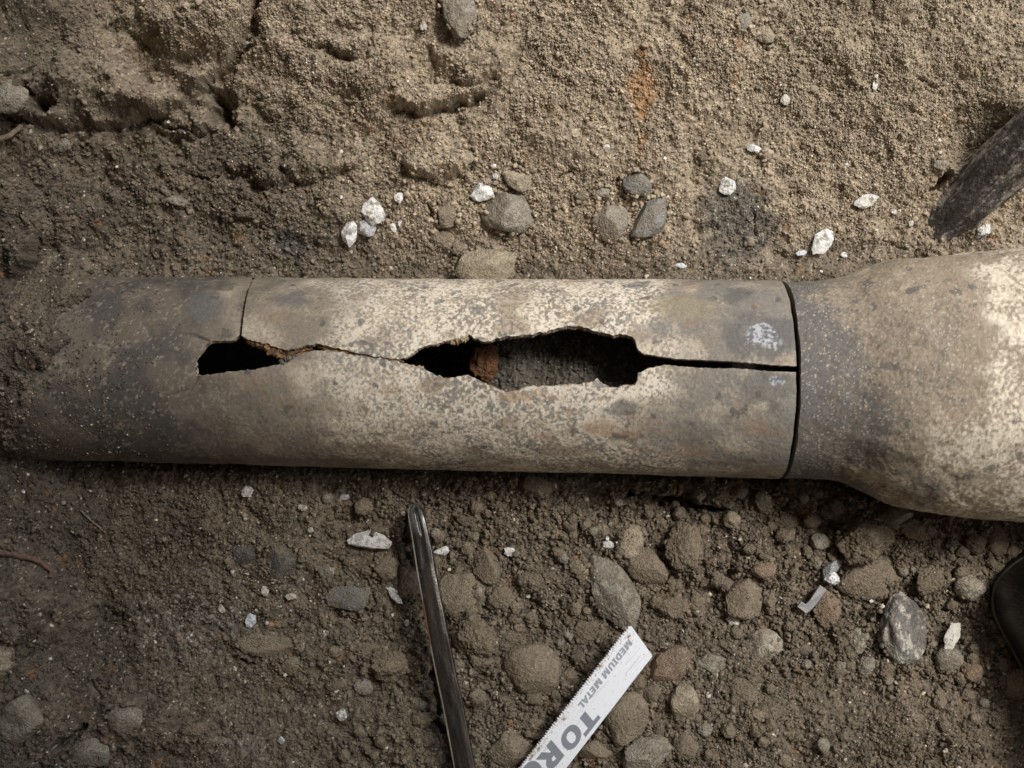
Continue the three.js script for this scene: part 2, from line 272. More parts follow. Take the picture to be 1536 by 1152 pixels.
function ironColour(X, th, y, z) {
  const q = 768 + X * F / 0.865, a = fbm3(X * 42, y * 42, z * 42, 3), b = fbm3(X * 130 + 7, y * 130, z * 130, 3), f = noise3(X * 620, y * 620, z * 620) * 0.6 + noise3(X * 1150, y * 1150, z * 1150) * 0.55;
  const streak = fbm3(X * 60 + 3, y * 240, z * 240, 2);
  const cream = [0.70, 0.635, 0.53], grey = [0.19, 0.185, 0.172], brown = [0.145, 0.12, 0.094], tan = [0.33, 0.28, 0.205], rust = [0.33, 0.19, 0.105];
  const big = fbm3(X * 17 + 3, y * 17, z * 17, 2), g2 = fbm3(X * 60 + 11, y * 60, z * 60, 3), speck = 0.75 * noise3(X * 900, y * 900, z * 900) + 0.55 * f;
  const near = ss(400, 640, q + 150 * a) * (1 - ss(930, 1030, q + 110 * a)), grey2 = ss(930, 1040, q + 120 * a);   // lime crust round the middle hole, bare iron to the right
  let c = mixc([0.235, 0.2, 0.158], [0.49, 0.415, 0.315], clamp(0.3 + 0.5 * near + 0.9 * a + 0.8 * g2 + 0.25 * speck));
  c = mixc(c, [0.21, 0.196, 0.175], grey2 * clamp(0.7 - 0.9 * g2)); c = mixc(c, [0.42, 0.38, 0.31], grey2 * 0.6 * ss(0.1, 0.4, g2 + 0.3 * speck));
  c = mixc(c, cream, near * ss(-0.2, 0.32, speck + 0.6 * b + 0.7 * big + 0.16));
  c = mixc(c, [0.19, 0.185, 0.178], (0.35 + 0.65 * near) * 0.8 * ss(0.2, 0.5, 0.8 * noise3(X * 700 + 30, y * 700, z * 700) + 0.35 * noise3(X * 1300, y * 1300, z * 1300) + 0.9 * fbm3(X * 90 + 50, y * 90, z * 90, 2)));
  c = mixc(c, [0.27, 0.205, 0.145], 0.6 * ss(0.1, 0.4, fbm3(X * 45 + 70, y * 80, z * 80, 3) + 0.15 * speck) * (1 - 0.5 * grey2));
  c = mixc(c, [0.1, 0.098, 0.095], 0.75 * ss(0.36, 0.46, fbm3(X * 140 + 80, y * 140, z * 140, 3) + 0.12 * speck));
  c = mixc(c, rust, 0.4 * ss(0.26, 0.55, streak + 0.35 * a) * ss(420, 560, q));
  const film = ss(400, 250, q + 90 * a + 60 * b);                          // earth still sticking to the left part
  c = mixc(c, brown, 0.9 * film);
  c = mixc(c, [0.075, 0.07, 0.066], 0.85 * film * ss(-0.15, 0.25, a + 0.7 * g2 + 0.25 * f)); c = mixc(c, [0.31, 0.265, 0.205], film * 0.75 * ss(0.25, 0.6, f + 0.5 * b));
  c = mixc(c, [0.11, 0.108, 0.105], 0.75 * ss(0.3, 0.7, Math.max(inSpot(SPOTS.soot, X, th), inSpot(SPOTS.soot2, X, th), inSpot(SPOTS.soot3, X, th)) + 0.5 * b));
  c = mixc(c, [0.30, 0.255, 0.165], 0.6 * ss(0.3, 0.8, inSpot(SPOTS.olive, X, th) + 0.5 * b));
  c = mixc(c, [0.12, 0.12, 0.12], 0.7 * ss(0.35, 0.7, Math.max(inSpot(SPOTS.grey, X, th), inSpot(SPOTS.grey2, X, th) * 0.8, inSpot(SPOTS.slate, X, th)) + 0.6 * b));
  c = mixc(c, [0.42, 0.38, 0.31], 0.6 * ss(0.3, 0.8, inSpot(SPOTS.pale, X, th) + 0.5 * b + 0.2 * f));
  c = mixc(c, [0.36, 0.22, 0.125], 0.6 * ss(0.35, 0.9, 0.25 * speck + Math.max(inSpot(SPOTS.rustA, X, th), inSpot(SPOTS.rustB, X, th) * 0.8, inSpot(SPOTS.rustC, X, th) * 0.7, inSpot(SPOTS.rustD, X, th) * 0.8) + 0.7 * b));
  const bl = ss(0.34, 0.56, Math.max(inSpot(SPOTS.blue, X, th), inSpot(SPOTS.blue2, X, th) * 0.85) + 0.75 * b * ss(0.1, 0.3, Math.max(inSpot(SPOTS.blue, X, th), inSpot(SPOTS.blue2, X, th))));
  c = mixc(c, mixc([0.15, 0.155, 0.17], [0.46, 0.475, 0.51], ss(-0.3, 0.35, f + 0.4 * noise3(X * 330, y * 330, z * 330))), 0.85 * bl);
  const k = 0.82 + 0.3 * (f * 0.5 + 0.5) + 0.25 * (hash(Math.round(X * 1800), Math.round(th * 100), 5) - 0.5);
  return [c[0] * k, c[1] * k, c[2] * k];
}
const wobble = (X, th) => 0.0008 * fbm3(X * 30, Math.cos(th) * 3, Math.sin(th) * 3, 2) + 0.00032 * fbm3(X * 160, Math.cos(th) * 9, Math.sin(th) * 9, 2) + 0.00012 * noise3(X * 700, Math.cos(th) * 40, Math.sin(th) * 40);
function pipePoint(X, th, inner = 0, lift = 0) {
  let r = AX.R(X) + wobble(X, th) - inner + lift;
  if (!inner) for (const [L, d] of GROOVES) { if (Math.abs(X - L[0][0]) < 0.03) { const e = segDist(X, th * 0.057, L)[0]; r -= d * Math.exp(-((e / 0.0007) ** 2)); } }
  return [X, AX.y(X) + r * Math.cos(th), AX.z(X) + r * Math.sin(th)];
}
const WALL = 0.0038, ironIn = (X, th) => { const k = 0.8 + 0.4 * hash(Math.round(X * 900), Math.round(th * 60), 9); return [0.05 * k, 0.043 * k, 0.037 * k]; };
const edgeColour = (X, th) => { const n = fbm3(X * 260, th * 20, 3, 2), k = 0.7 + 0.6 * hash(Math.round(X * 2000), Math.round(th * 150), 3); return mixc([0.34 * k, 0.3 * k, 0.24 * k], [0.33 * k, 0.2 * k, 0.1 * k], ss(0.0, 0.4, n)); };
// a patch of wall between x0 and x1 (or functions of the angle) and angles a(x) .. b(x); open: which of its four rims show a broken edge
function wallPatch(nu, nv, xf, a, b, lift, rims) {
  const at = (u, v) => { const X = xf(u), lo = a(X), hi = b(X); return [X, mix(lo, hi, v)]; };
  const out = [grid(nu, nv, (u, v) => { const [X0, th] = at(u, v), X = X0 + 0.00025 * noise2(th * 7, 3, 7) * u ** 40 * (X0 > 0 ? 1 : 0), p = pipePoint(X, th, 0, lift(X, th)); return [...p, ironColour(X, th, p[1], p[2]), X / 0.06, th]; })];
  out.push(grid(Math.ceil(nu / 2), Math.ceil(nv / 2), (u, v) => { const [X, th] = at(u, v), p = pipePoint(X, th, WALL + 0.0005 * noise3(X * 90, th * 8, 2), lift(X, th)); return [...p, ironIn(X, th), X / 0.06, th]; }));
  const rim = (n, f) => out.push(grid(n, 6, (u, w) => { const [X, th] = f(u), bend = Math.sin(Math.PI * w) * 0.0009 * noise3(X * 400, th * 40, w * 3), p = pipePoint(X, th, WALL * w, lift(X, th)); return [p[0] + bend, p[1], p[2] + bend, w < 0.1 ? ironColour(X, th, p[1], p[2]) : edgeColour(X, th + w), X / 0.06, w * 0.1]; }));
  if (rims.includes('a')) rim(nu, (u) => at(u, 0)); if (rims.includes('b')) rim(nu, (u) => at(u, 1)); if (rims.includes('0')) rim(nv, (v) => at(0, v)); if (rims.includes('1')) rim(nv, (v) => at(1, v));
  return mergeGeometries(out);
}
const toTable = (L) => L.map(([a, b]) => onPipe(a, b));
const UP = toTable([[366, 506], [373, 513], [386, 515], [400, 517], [415, 523], [432, 526], [452, 523], [470, 518], [480, 517], [495, 521], [515, 525], [530, 529], [545, 532], [575, 537], [600, 540], [612, 537], [621, 529], [632, 522], [645, 517], [660, 514], [676, 512], [687, 508], [696, 507], [704, 501], [708, 503], [713, 508], [722, 512], [730, 513], [738, 510], [746, 506], [760, 504], [780, 503], [800, 500], [815, 498], [830, 493], [845, 490], [857, 489], [868, 489], [880, 492], [895, 497], [910, 501], [920, 503], [930, 500], [940, 501], [948, 505], [953, 512], [955, 520], [958, 526], [967, 531], [985, 534.0], [1010, 538.0], [1050, 540.0], [1090, 542.0], [1130, 545.0], [1160, 548.0], [1210, 550.0]]);
const LO = toTable([[290, 566], [300, 564], [320, 562], [338, 559], [360, 556], [385, 554], [402, 550], [425, 547], [440, 538], [455, 530], [475, 526], [490, 524.5], [515, 529], [530, 532], [550, 535], [580, 539.5], [600, 543.5], [612, 545], [620, 548], [631, 551], [642, 557], [655, 564], [666, 567], [676, 567], [690, 565], [703, 563], [712, 566], [720, 572], [733, 577], [745, 583], [757, 588], [770, 588], [780, 586], [789, 582], [798, 579], [808, 580], [825, 580], [845, 578], [865, 576.5], [882, 574], [890, 571], [896, 569], [901, 573], [908, 578], [916, 581], [925, 583], [934, 579], [944, 578], [952, 579], [957, 572], [957, 561], [964, 557], [975, 552], [990, 548.8], [1005, 547.3], [1020, 549.8], [1050, 551.8], [1075, 552.8], [1100, 552.8], [1125, 554.3], [1150, 556.8], [1210, 558.8]]);
const TL = toTable([[293, 543], [295, 538], [301, 530], [308, 519], [316, 512.5], [320, 511], [332, 511.5], [343, 510.5], [352, 510], [358, 504], [363, 499], [372, 497]]);
const jag = (X, k) => (0.009 * noise2(X * 420, k, k) + 0.006 * noise2(X * 1100, k, k + 1)) * (1 - 0.75 * ss(0.075, 0.082, X));
const upTh = (X) => lerpTable(UP, X) + jag(X, 5), loTh = (X) => lerpTable(LO, X) + jag(X, 8), tlTh = (X) => lerpTable(TL, X) + 0.6 * jag(X, 12);
const Xend = onPipe(1194, 560)[0], XcutR = Xend, XcutL = onPipe(362, 480)[0], Xhole = onPipe(294, 556)[0], Xleft = -0.37;
{
  const pipe = thing('broken_pipe', new THREE.Vector3(0, 0, 0));
  tag(pipe, 'broken iron drain pipe with a long crack and two dark ragged holes', 'pipe');
  const none = () => 0, deg = Math.PI / 180;
  // the lower shell runs on into the whole, buried left end; the upper shell is the loose plate between the two saw cuts
  const lower = mergeGeometries([
    wallPatch(900, 460, (u) => mix(Xhole, XcutR, u), loTh, () => 250 * deg, none, 'ab1'),
    wallPatch(200, 330, (u) => mix(Xleft, Xhole, u), () => -110 * deg, () => 250 * deg, none, ''),
    wallPatch(130, 200, (u) => mix(Xhole, XcutL - 0.0004, u), () => -110 * deg, tlTh, none, 'b1'),
    grid(40, 6, (u, w) => { const th = mix(tlTh(Xhole), loTh(Xhole), u), p = pipePoint(Xhole, th, WALL * w); return [p[0] + 0.0008 * noise3(th * 60, w * 3, 1), p[1], p[2], edgeColour(Xhole + w * 0.01, th)]; }),
  ]);
  mesh('lower_shell', lower, M.iron, pipe);
  const lift = (X, th) => (0.0012 * ss(0.0, 0.18, X) + 0.0034 * ss(-0.05, -0.12, X)) * ss(-1.2, 0, th);
  mesh('upper_shell', wallPatch(880, 320, (u) => mix(XcutL + 0.0015, XcutR, u), () => -109 * deg, upTh, lift, 'ab01'), M.iron, pipe);
  // rusty scale hanging on the broken edge over the left hole, and the grey chip under it
  const scale = (L, rad, k, col) => {
    const pts = L.map(([a, b, d]) => { const [X, th] = onPipe(a, b); return new THREE.Vector3(...pipePoint(X, th, d)); }), curve = new THREE.CatmullRomCurve3(pts);
    const fr = curve.computeFrenetFrames(80);
    return grid(81, 22, (u, v) => {
      const i = Math.round(u * 80), p = curve.getPoint(u), a = v * Math.PI * 2, r = rad * Math.sin(Math.PI * clamp(u * 0.94 + 0.03)) ** 0.5 * (0.8 + 0.55 * noise3(u * 14, Math.cos(a) * 1.3, Math.sin(a) * 1.3 + k) + 0.35 * noise3(u * 40, Math.cos(a) * 3, Math.sin(a) * 3 + k));
      p.addScaledVector(fr.normals[i], Math.cos(a) * r).addScaledVector(fr.binormals[i], Math.sin(a) * r);
      return [p.x, p.y, p.z, col(u, a), p.x / 0.06, p.z / 0.06];
    });
  };
  const rusty = (u, a) => { const n = noise3(u * 26, Math.cos(a) * 2, Math.sin(a) * 2), m = hash(Math.round(u * 90), Math.round(a * 6), 4); return n > 0.42 ? [0.5, 0.3, 0.12] : n > -0.1 ? [0.26 + 0.1 * m, 0.135 + 0.05 * m, 0.065] : [0.12, 0.08, 0.055]; };
  tag(mesh('rust_scale', scale([[370, 511, 0.002], [384, 514, 0.0012], [398, 519, 0.0018], [412, 525, 0.001], [430, 529, 0.002], [450, 525, 0.003], [468, 521, 0.003]], 0.0034, 1, rusty), M.clod, pipe), 'flaking orange rust along the broken edge');
  mesh('rust_scale', scale([[476, 519, 0.0016], [500, 524, 0.0012], [530, 530, 0.0016], [560, 535, 0.0012], [585, 539, 0.0014], [606, 542, 0.0018]], 0.0015, 3, rusty), M.clod, pipe);
  mesh('rust_scale', scale([[676, 515, 0.001], [686, 511, 0.0006], [695, 508, 0.001], [703, 506, 0.002]], 0.0022, 5, (u, a) => (noise3(u * 9, Math.cos(a), 2) > 0 ? [0.42, 0.3, 0.15] : [0.3, 0.26, 0.2])), M.clod, pipe);
  mesh('edge_flake', scale([[418, 540, 0.004], [428, 540, 0.0032], [438, 536, 0.003], [448, 531, 0.004]], 0.0036, 9, (u, a) => { const m = 0.8 + 0.4 * hash(Math.round(u * 60), Math.round(a * 5), 6); return [0.17 * m, 0.155 * m, 0.135 * m]; }), M.iron, pipe);
  mesh('edge_flake', scale([[624, 551, 0.003], [631, 553, 0.002], [638, 556, 0.003]], 0.0016, 12, (u, a) => { const m = 0.8 + 0.4 * hash(Math.round(u * 60), Math.round(a * 5), 6); return [0.45 * m, 0.3 * m, 0.18 * m]; }), M.clod, pipe);
}
{ // earth washed into the pipe, and the rusty lump in it
  const g = grid(330, 110, (u, v) => {
    const X = mix(onPipe(640, 550)[0], XcutR - 0.004, u), half = AX.R(X) - WALL - 0.0006, z = mix(-0.97, 0.97, v) * half, q = 768 + X * F / 0.88;
    let y = AX.y(X) + mix(0.009, 0.016, ss(-0.4, 0.7, z / half)) - 0.030 * ss(730, 660, q) - 0.006 * ss(930, 1010, q);
    const fx = X / 0.0004, fz = z / 0.0004;
    y += 0.005 * fbm2(fx / 45, fz / 45, 301, 2) + 0.0016 * lumps(fx / 7, fz / 7, 311, 0.6) + 0.0016 * lumps(fx / 17, fz / 17, 316, 0.35) + 0.0014 * noise2(fx / 3, fz / 3, 321);
    const lim = AX.y(X) - Math.sqrt(Math.max(0, half * half - z * z)); y = Math.max(y, lim + 0.0004);
    const k = 0.65 + 0.6 * hash(Math.floor(fx / 2.6), Math.floor(fz / 2.6), 331) + 0.3 * noise2(fx / 9, fz / 9, 333);
    return [X, y, z + AX.z(X), [0.115 * k, 0.103 * k, 0.084 * k]];
  });
  const sp = g.attributes.position, ng = 7000, im = new THREE.InstancedMesh(new THREE.IcosahedronGeometry(1, 1), M.grain, ng), d = new THREE.Object3D(), cc = new THREE.Color();
  for (let i = 0; i < ng; i++) { const v = Math.floor(rnd() * sp.count), s = 0.0004 + 0.0009 * rnd() ** 3, k = rr(0.07, 0.21) * (rnd() < 0.03 ? 2 : 1); d.position.set(sp.getX(v) + rr(-0.0004, 0.0004), sp.getY(v) + s * 0.2, sp.getZ(v) + rr(-0.0004, 0.0004)); d.rotation.set(rr(0, 6), rr(0, 6), 0); d.scale.set(s, s * rr(0.6, 1), s * rr(0.7, 1.2)); d.updateMatrix(); im.setMatrixAt(i, d.matrix); im.setColorAt(i, cc.setRGB(k, k * 0.9, k * 0.74)); }
  im.name = 'sediment_grains'; im.castShadow = im.receiveShadow = true; scene.add(im); tag(im, 'loose grit grains on the sediment inside the broken pipe', 'grit', null, 'stuff');
  tag(mesh('pipe_sediment', g, M.soil), 'dark grey gritty sediment lying inside the broken pipe', 'sediment', null, 'stuff');
}
// ---------------------------------------------------------------- the widening pipe socket behind the right-hand saw cut
{
  const hub = thing('pipe_socket'); tag(hub, 'wide flared iron pipe socket caked in sand, right of the saw cut', 'pipe socket');
  const gap = 0.0029, X0 = XcutR + gap, X1 = 0.52;
  const prof = (X, th) => hubR(X) + 1.3 * wobble(X, th) + (0.0022 * fbm3(X * 22 + 9, Math.cos(th) * 2.2, Math.sin(th) * 2.2, 3) + 0.0011 * fbm3(X * 90, Math.cos(th) * 8, Math.sin(th) * 8, 3)) * ss(0.165, 0.2, X);
  const col = (X, th, y, z) => {
    const q = 768 + X * F / 0.86, a = fbm3(X * 34 + 5, y * 34, z * 34, 3), b = fbm3(X * 120, y * 120, z * 120, 3), f = noise3(X * 560, y * 560, z * 560) * 0.6 + noise3(X * 1100, y * 1100, z * 1100) * 0.6;
    const g2 = fbm3(X * 60 + 31, y * 60, z * 60, 3), speck = 0.7 * noise3(X * 800 + 3, y * 800, z * 800) + 0.6 * f;
    let c = mixc([0.135, 0.127, 0.118], [0.305, 0.252, 0.188], ss(1215, 1375, q + 150 * a + 60 * g2 - 25 * th + 75 * speck));
    c = mixc(c, [0.17, 0.13, 0.09], 0.75 * ss(0.0, 0.5, 0.8 * fbm3(X * 20 + 60, y * 20, z * 20, 3) + 0.5 * speck + 0.6 * b - 0.05));
    c = mixc(c, [0.64, 0.575, 0.47], clamp(ss(1370, 1450, q + 150 * a + 60 * g2 + 45 * th) * ss(-0.45, 0.5, speck + 0.9 * b + 0.7 * a)));
    c = mixc(c, [0.5, 0.43, 0.33], 0.75 * ss(0.1, 0.4, g2 + 0.4 * a - 0.1 + 0.2 * speck) * ss(0.5, 1.0, Math.abs(th)) * ss(1260, 1330, q));
    c = mixc(c, [0.12, 0.115, 0.11], 0.8 * ss(0.37, 0.45, fbm3(X * 120 + 20, y * 120, z * 120, 3) + 0.12 * speck));
    if (hash(Math.round(X * 1500), Math.round(th * 105), 19) > 0.94) c = mixc(c, [0.5, 0.45, 0.37], 0.7);
    const k = 0.8 + 0.35 * (f * 0.5 + 0.5) + 0.3 * (hash(Math.round(X * 1700), Math.round(th * 110), 15) - 0.5);
    return [c[0] * k, c[1] * k, c[2] * k];
  };
  const pt = (X, th, r) => [X, AX.y(X) + r * Math.cos(th), hubZ(X) + r * Math.sin(th)];
  const parts = [
    grid(430, 520, (u, v) => { const th = mix(-Math.PI, Math.PI, v), X = mix(X0, 0.36, u) + 0.0003 * noise2(th * 8, 5, 9) * (1 - u) ** 60, p = pt(X, th, prof(X, th)); return [...p, col(X, th, p[1], p[2]), X / 0.06, th]; }),
    grid(30, 120, (u, v) => { const X = mix(0.36, X1, u), th = mix(-Math.PI, Math.PI, v), p = pt(X, th, prof(X, th)); return [...p, col(X, th, p[1], p[2]), X / 0.06, th]; }),
    grid(60, 90, (u, v) => { const X = mix(X0, X1, u), th = mix(-Math.PI, Math.PI, v); return [...pt(X, th, prof(X, th) - 0.007), [0.05, 0.043, 0.036], X / 0.06, th]; }),
    grid(5, 400, (u, v) => { const th = mix(-Math.PI, Math.PI, v), k = 0.8 + 0.4 * hash(Math.round(th * 300), 3, 3); return [...pt(X0, th, prof(X0, th) - 0.007 * u), [0.16 * k, 0.14 * k, 0.12 * k], th, u * 0.1]; }),
    grid(3, 120, (u, v) => { const th = mix(-Math.PI, Math.PI, v); return [...pt(X1, th, prof(X1, th) - 0.007 * u), [0.14, 0.12, 0.1], th, u]; }),
  ];
  mesh('socket_shell', mergeGeometries(parts), M.iron, hub);
}

// ---------------------------------------------------------------- stones, clods and chips
const surfY = (x, z) => { const q = qOf(x, z); return groundY(x, z); };
const PAL = { grey: [[0.345, 0.315, 0.258], [0.21, 0.19, 0.155]], tan: [[0.41, 0.35, 0.255], [0.28, 0.235, 0.168]], brown: [[0.285, 0.233, 0.167], [0.185, 0.149, 0.106]], red: [[0.285, 0.2, 0.14], [0.21, 0.155, 0.11]], pale: [[0.46, 0.42, 0.34], [0.27, 0.24, 0.19]],
  slate: [[0.115, 0.105, 0.095], [0.07, 0.066, 0.062]], blue: [[0.235, 0.23, 0.212], [0.15, 0.147, 0.137]], mottled: [[0.19, 0.18, 0.165], [0.1, 0.093, 0.085]], clod: [[0.222, 0.181, 0.128], [0.14, 0.113, 0.08]], rust: [[0.25, 0.11, 0.045], [0.12, 0.056, 0.027]] };
function stoneGeometry(kind, detail, k, rx, rz, ry, angular, smooth) {
  const [A, B] = PAL[kind], clod = kind === 'clod' || kind === 'rust', coat = clod ? 1 : kind === 'brown' || kind === 'tan' || kind === 'red' ? 0.17 : kind === 'grey' ? 0.12 : 0.05, g0 = new THREE.IcosahedronGeometry(1, detail); g0.deleteAttribute('normal'); g0.deleteAttribute('uv');
  const g = mergeVertices(g0, 1e-5), p = g.attributes.position, n = p.count, col = new Float32Array(n * 3), uv = new Float32Array(n * 2), v = new THREE.Vector3();
  const planes = []; for (let i = 0; i < (smooth ? 2 : angular ? 10 : clod ? 5 : 7); i++) { const d = new THREE.Vector3(hash(k, i, 1) - 0.5, hash(k, i, 2) - 0.35, hash(k, i, 3) - 0.5).normalize(); planes.push([d, (angular ? 0.62 : 0.72) + 0.22 * hash(k, i, 4)]); }
  for (let i = 0; i < n; i++) {
    v.fromBufferAttribute(p, i);
    let r = 1 + (smooth ? 0.1 : 0.22) * noise3(v.x * 1.3 + k, v.y * 1.3, v.z * 1.3) + (clod ? 0.15 : 0.05) * noise3(v.x * 3.1, v.y * 3.1 + k, v.z * 3.1);
    for (const [d, o] of planes) { const t = v.dot(d) * r; if (t > o) r *= mix(1, o / t, 0.85); }
    r += (0.01 + 0.065 * coat) * noise3(v.x * 8 + k, v.y * 8, v.z * 8) + (0.008 + 0.05 * coat) * noise3(v.x * 17, v.y * 17 + k, v.z * 17);
    v.multiplyScalar(r); v.set(v.x * rx, v.y * ry, v.z * rz); p.setXYZ(i, v.x, v.y, v.z);
    const s = 1 / 0.0045, m = fbm3(v.x * s * 0.4 + k, v.y * s * 0.4, v.z * s * 0.4, 3), f = noise3(v.x * s * 4, v.y * s * 4 + k, v.z * s * 4), e = noise3(v.x * s * 1.4 + 5, v.y * s * 1.4, v.z * s * 1.4 + k);
    let c = mixc(B, A, clamp(0.5 + 1.1 * m + 0.25 * f));
    if (kind === 'mottled') { const w = m * 0.6 + 0.5 * noise3(v.x * s * 0.8, v.y * s * 0.8 + k, v.z * s * 0.8) + 0.35 * e + 0.3 * f; if (w > 0.14) c = [0.5, 0.475, 0.41]; else if (w > -0.08) c = mixc([0.2, 0.19, 0.17], [0.3, 0.285, 0.25], ss(-0.08, 0.26, w)); }
    if (kind === 'pale' && m + 0.4 * f < -0.16) c = [0.17, 0.15, 0.12];
    if (!clod && kind !== 'mottled') c = mixc(c, [0.18, 0.145, 0.103], 0.65 * ss(-0.1, 0.3, e * 0.6 + m + 0.35 * f)); // smears of earth
    const q = 0.62 + 0.7 * hash(i, k, 7); col.set([c[0] * q, c[1] * q, c[2] * q], i * 3); uv.set([v.x / 0.06 + k * 0.37, v.z / 0.06], i * 2);
  }
  g.setAttribute('color', new THREE.BufferAttribute(col, 3)); g.setAttribute('uv', new THREE.BufferAttribute(uv, 2)); g.computeVertexNormals(); return g;
}
function standing(px, py) { let h = 0; for (let i = 0; i < 6; i++) { const p = P(px, py, h); h = mix(h, groundY(p.x, p.z), 0.8); } return h; }
let nStone = 0;
const CHIPS = [], BEDS = [], LAND = [], said = {};                                  // what stands where, to tell small things by their neighbours
const taken = (px, py, m) => CHIPS.some(([a, b, r]) => Math.abs(px - a) < r + m && Math.abs(py - b) < r + m && Math.hypot(px - a, py - b) < r + m) || LAND.some(([a, b, , r]) => Math.abs(px - a) < r && Math.abs(py - b) < r && Math.hypot(px - a, py - b) < r);
function besideLabel(px, py, what) {
  let best = null, bd = 1e9; for (const L of LAND) { const d = Math.hypot(L[0] - px, L[1] - py); if (d < bd && L[2].split(' ').length <= 9) { bd = d; best = L; } }
  const dx = px - best[0], dy = py - best[1], where = Math.abs(dx) > Math.abs(dy) ? (dx < 0 ? 'left of' : 'right of') : dy < 0 ? 'above' : 'below', key = where + best[2], n = said[key] = (said[key] ?? -1) + 1;
  return `${['', 'second ', 'third ', 'fourth ', 'fifth ', 'sixth ', 'seventh ', 'eighth ', 'ninth ', 'tenth ', 'eleventh ', 'twelfth ', 'thirteenth '][Math.min(n, 12)]}${what} ${where} the ${best[2]}`;
}
function stone(px, py, rx, ry, rot, kind, label, o = {}) {
  const h = o.h ?? standing(px, py), ax = M2(rx, h), az = M2(ry, h), ay = Math.min(ax, az) * (o.flat ?? 0.78), k = ++nStone * 3.7;
  const g = stoneGeometry(kind, Math.max(rx, ry) > 24 ? 20 : Math.max(rx, ry) > 13 ? 13 : 8, Math.round(k), ax * 1.04, az * 1.04, ay, o.angular, o.smooth);
  const m = mesh(o.name ?? (kind === 'clod' ? 'soil_clod' : 'stone'), g, kind === 'clod' ? M.clod : M.stone), p = P(px, py, h);
  m.position.set(p.x, h + ay * (o.sink ?? 0.2), p.z); m.rotation.set((hash(nStone, 1, 1) - 0.5) * 0.25, -rot * Math.PI / 180, (hash(nStone, 2, 1) - 0.5) * 0.25);
  LAND.push([px, py, label, Math.min(rx, ry) * 0.5 + Math.max(rx, ry) * 0.5]); if (!o.h) BEDS.push([p.x, p.z, ax, az, rot * Math.PI / 180, h + ay * (o.sink ?? 0.2), ay, kind]);
  return tag(m, label, kind === 'clod' && !o.name ? 'clod' : o.category ?? 'stone', kind === 'clod' && !o.name ? 'clods of earth' : 'stones in the trench');
}
// below the pipe, middle
stone(920, 886, 36, 60, -24, 'grey', 'long greyish stone touching the tip of the white saw blade', { angular: true, flat: 0.75 });
stone(945, 812, 18, 29, 14, 'tan', 'smooth pale tan oval stone beside a white chip, above the long grey stone', { smooth: true });
stone(973, 851, 34, 27, 30, 'brown', 'brown stone wedged right of the pale tan oval stone');
stone(800, 1002, 43, 37, 30, 'brown', 'big smooth brown stone with pale scratches left of the saw blade', { flat: 0.8, smooth: true });
stone(713, 955, 29, 37, -8, 'clod', 'rough earth clod standing right of the black steel bar', { flat: 0.9 });
stone(685, 891, 27, 38, 10, 'brown', 'tall brown stone touching the right edge of the black bar');
stone(732, 848, 24, 27, -30, 'brown', 'brown wedge stone above the small grey oval pebble', { angular: true });
stone(720, 891, 11, 19, 4, 'grey', 'small dark oval pebble between the tall brown stone and a clod');
stone(750, 898, 19, 19, 0, 'clod', 'round knobbly clod right of the small dark oval pebble');
stone(775, 911, 11, 12, 20, 'clod', 'small pale clod right of the knobbly one', { flat: 0.8 });
stone(769, 1126, 33, 26, -8, 'brown', 'broad brown stone by the lower left edge of the saw blade', { angular: true });
stone(585, 996, 25, 26, 0, 'clod', 'round earthy clod left of the lower part of the black bar');
stone(580, 853, 20, 18, 0, 'brown', 'round brown stone just under the largest white flake');
stone(614, 872, 18, 23, 0, 'clod', 'dark clod pressed against the left edge of the black bar');
stone(526, 898, 31, 20, -6, 'blue', 'flat bluish grey stone left of the black bar', { flat: 0.5 });
stone(547, 978, 20, 16, 20, 'clod', 'flat clod up and left of the round earthy clod');
stone(941, 1078, 33, 38, 20, 'brown', 'big brown stone tucked under the right edge of the saw blade', { angular: true });
stone(895, 1124, 25, 18, 0, 'brown', 'dark brown stone below the lettering on the saw blade');
stone(968, 1132, 34, 30, 0, 'grey', 'large greyish stone at the bottom edge right of the saw blade');
stone(1006, 996, 35, 27, -28, 'red', 'reddish brown stone right of the saw blade tip');
stone(1026, 1053, 22, 25, 0, 'tan', 'lumpy tan stone under the reddish brown stone', { flat: 0.85 });
stone(975, 1040, 14, 16, 0, 'clod', 'small clod between the saw blade and the lumpy tan stone');
stone(988, 1089, 14, 15, 0, 'clod', 'ball shaped clod right of the big brown stone by the blade');
stone(1026, 1120, 18, 21, 10, 'clod', 'crumbly clod near the bottom edge below the lumpy tan stone');
stone(1111, 1040, 23, 25, 0, 'clod', 'half buried clod right of the lumpy tan stone', { sink: 0.05 });
stone(1069, 994, 24, 17, 0, 'grey', 'squarish dark grey stone right of the reddish brown stone', { angular: true, flat: 0.6 });
stone(1148, 968, 33, 28, -10, 'pale', 'pale mottled stone half sunk above the smooth patch of earth', { sink: 0.1 });
stone(1207, 974, 13, 10, 10, 'slate', 'small blackish slate pebble right of the pale mottled stone');
stone(1104, 949, 12, 12, 0, 'clod', 'little round clod under a small white chip');
stone(1007, 910, 22, 16, 0, 'clod', 'flat clod right of the long greyish stone');
stone(1022, 822, 25, 34, 0, 'clod', 'large soft earth lump under the middle of the crack, below the pipe');
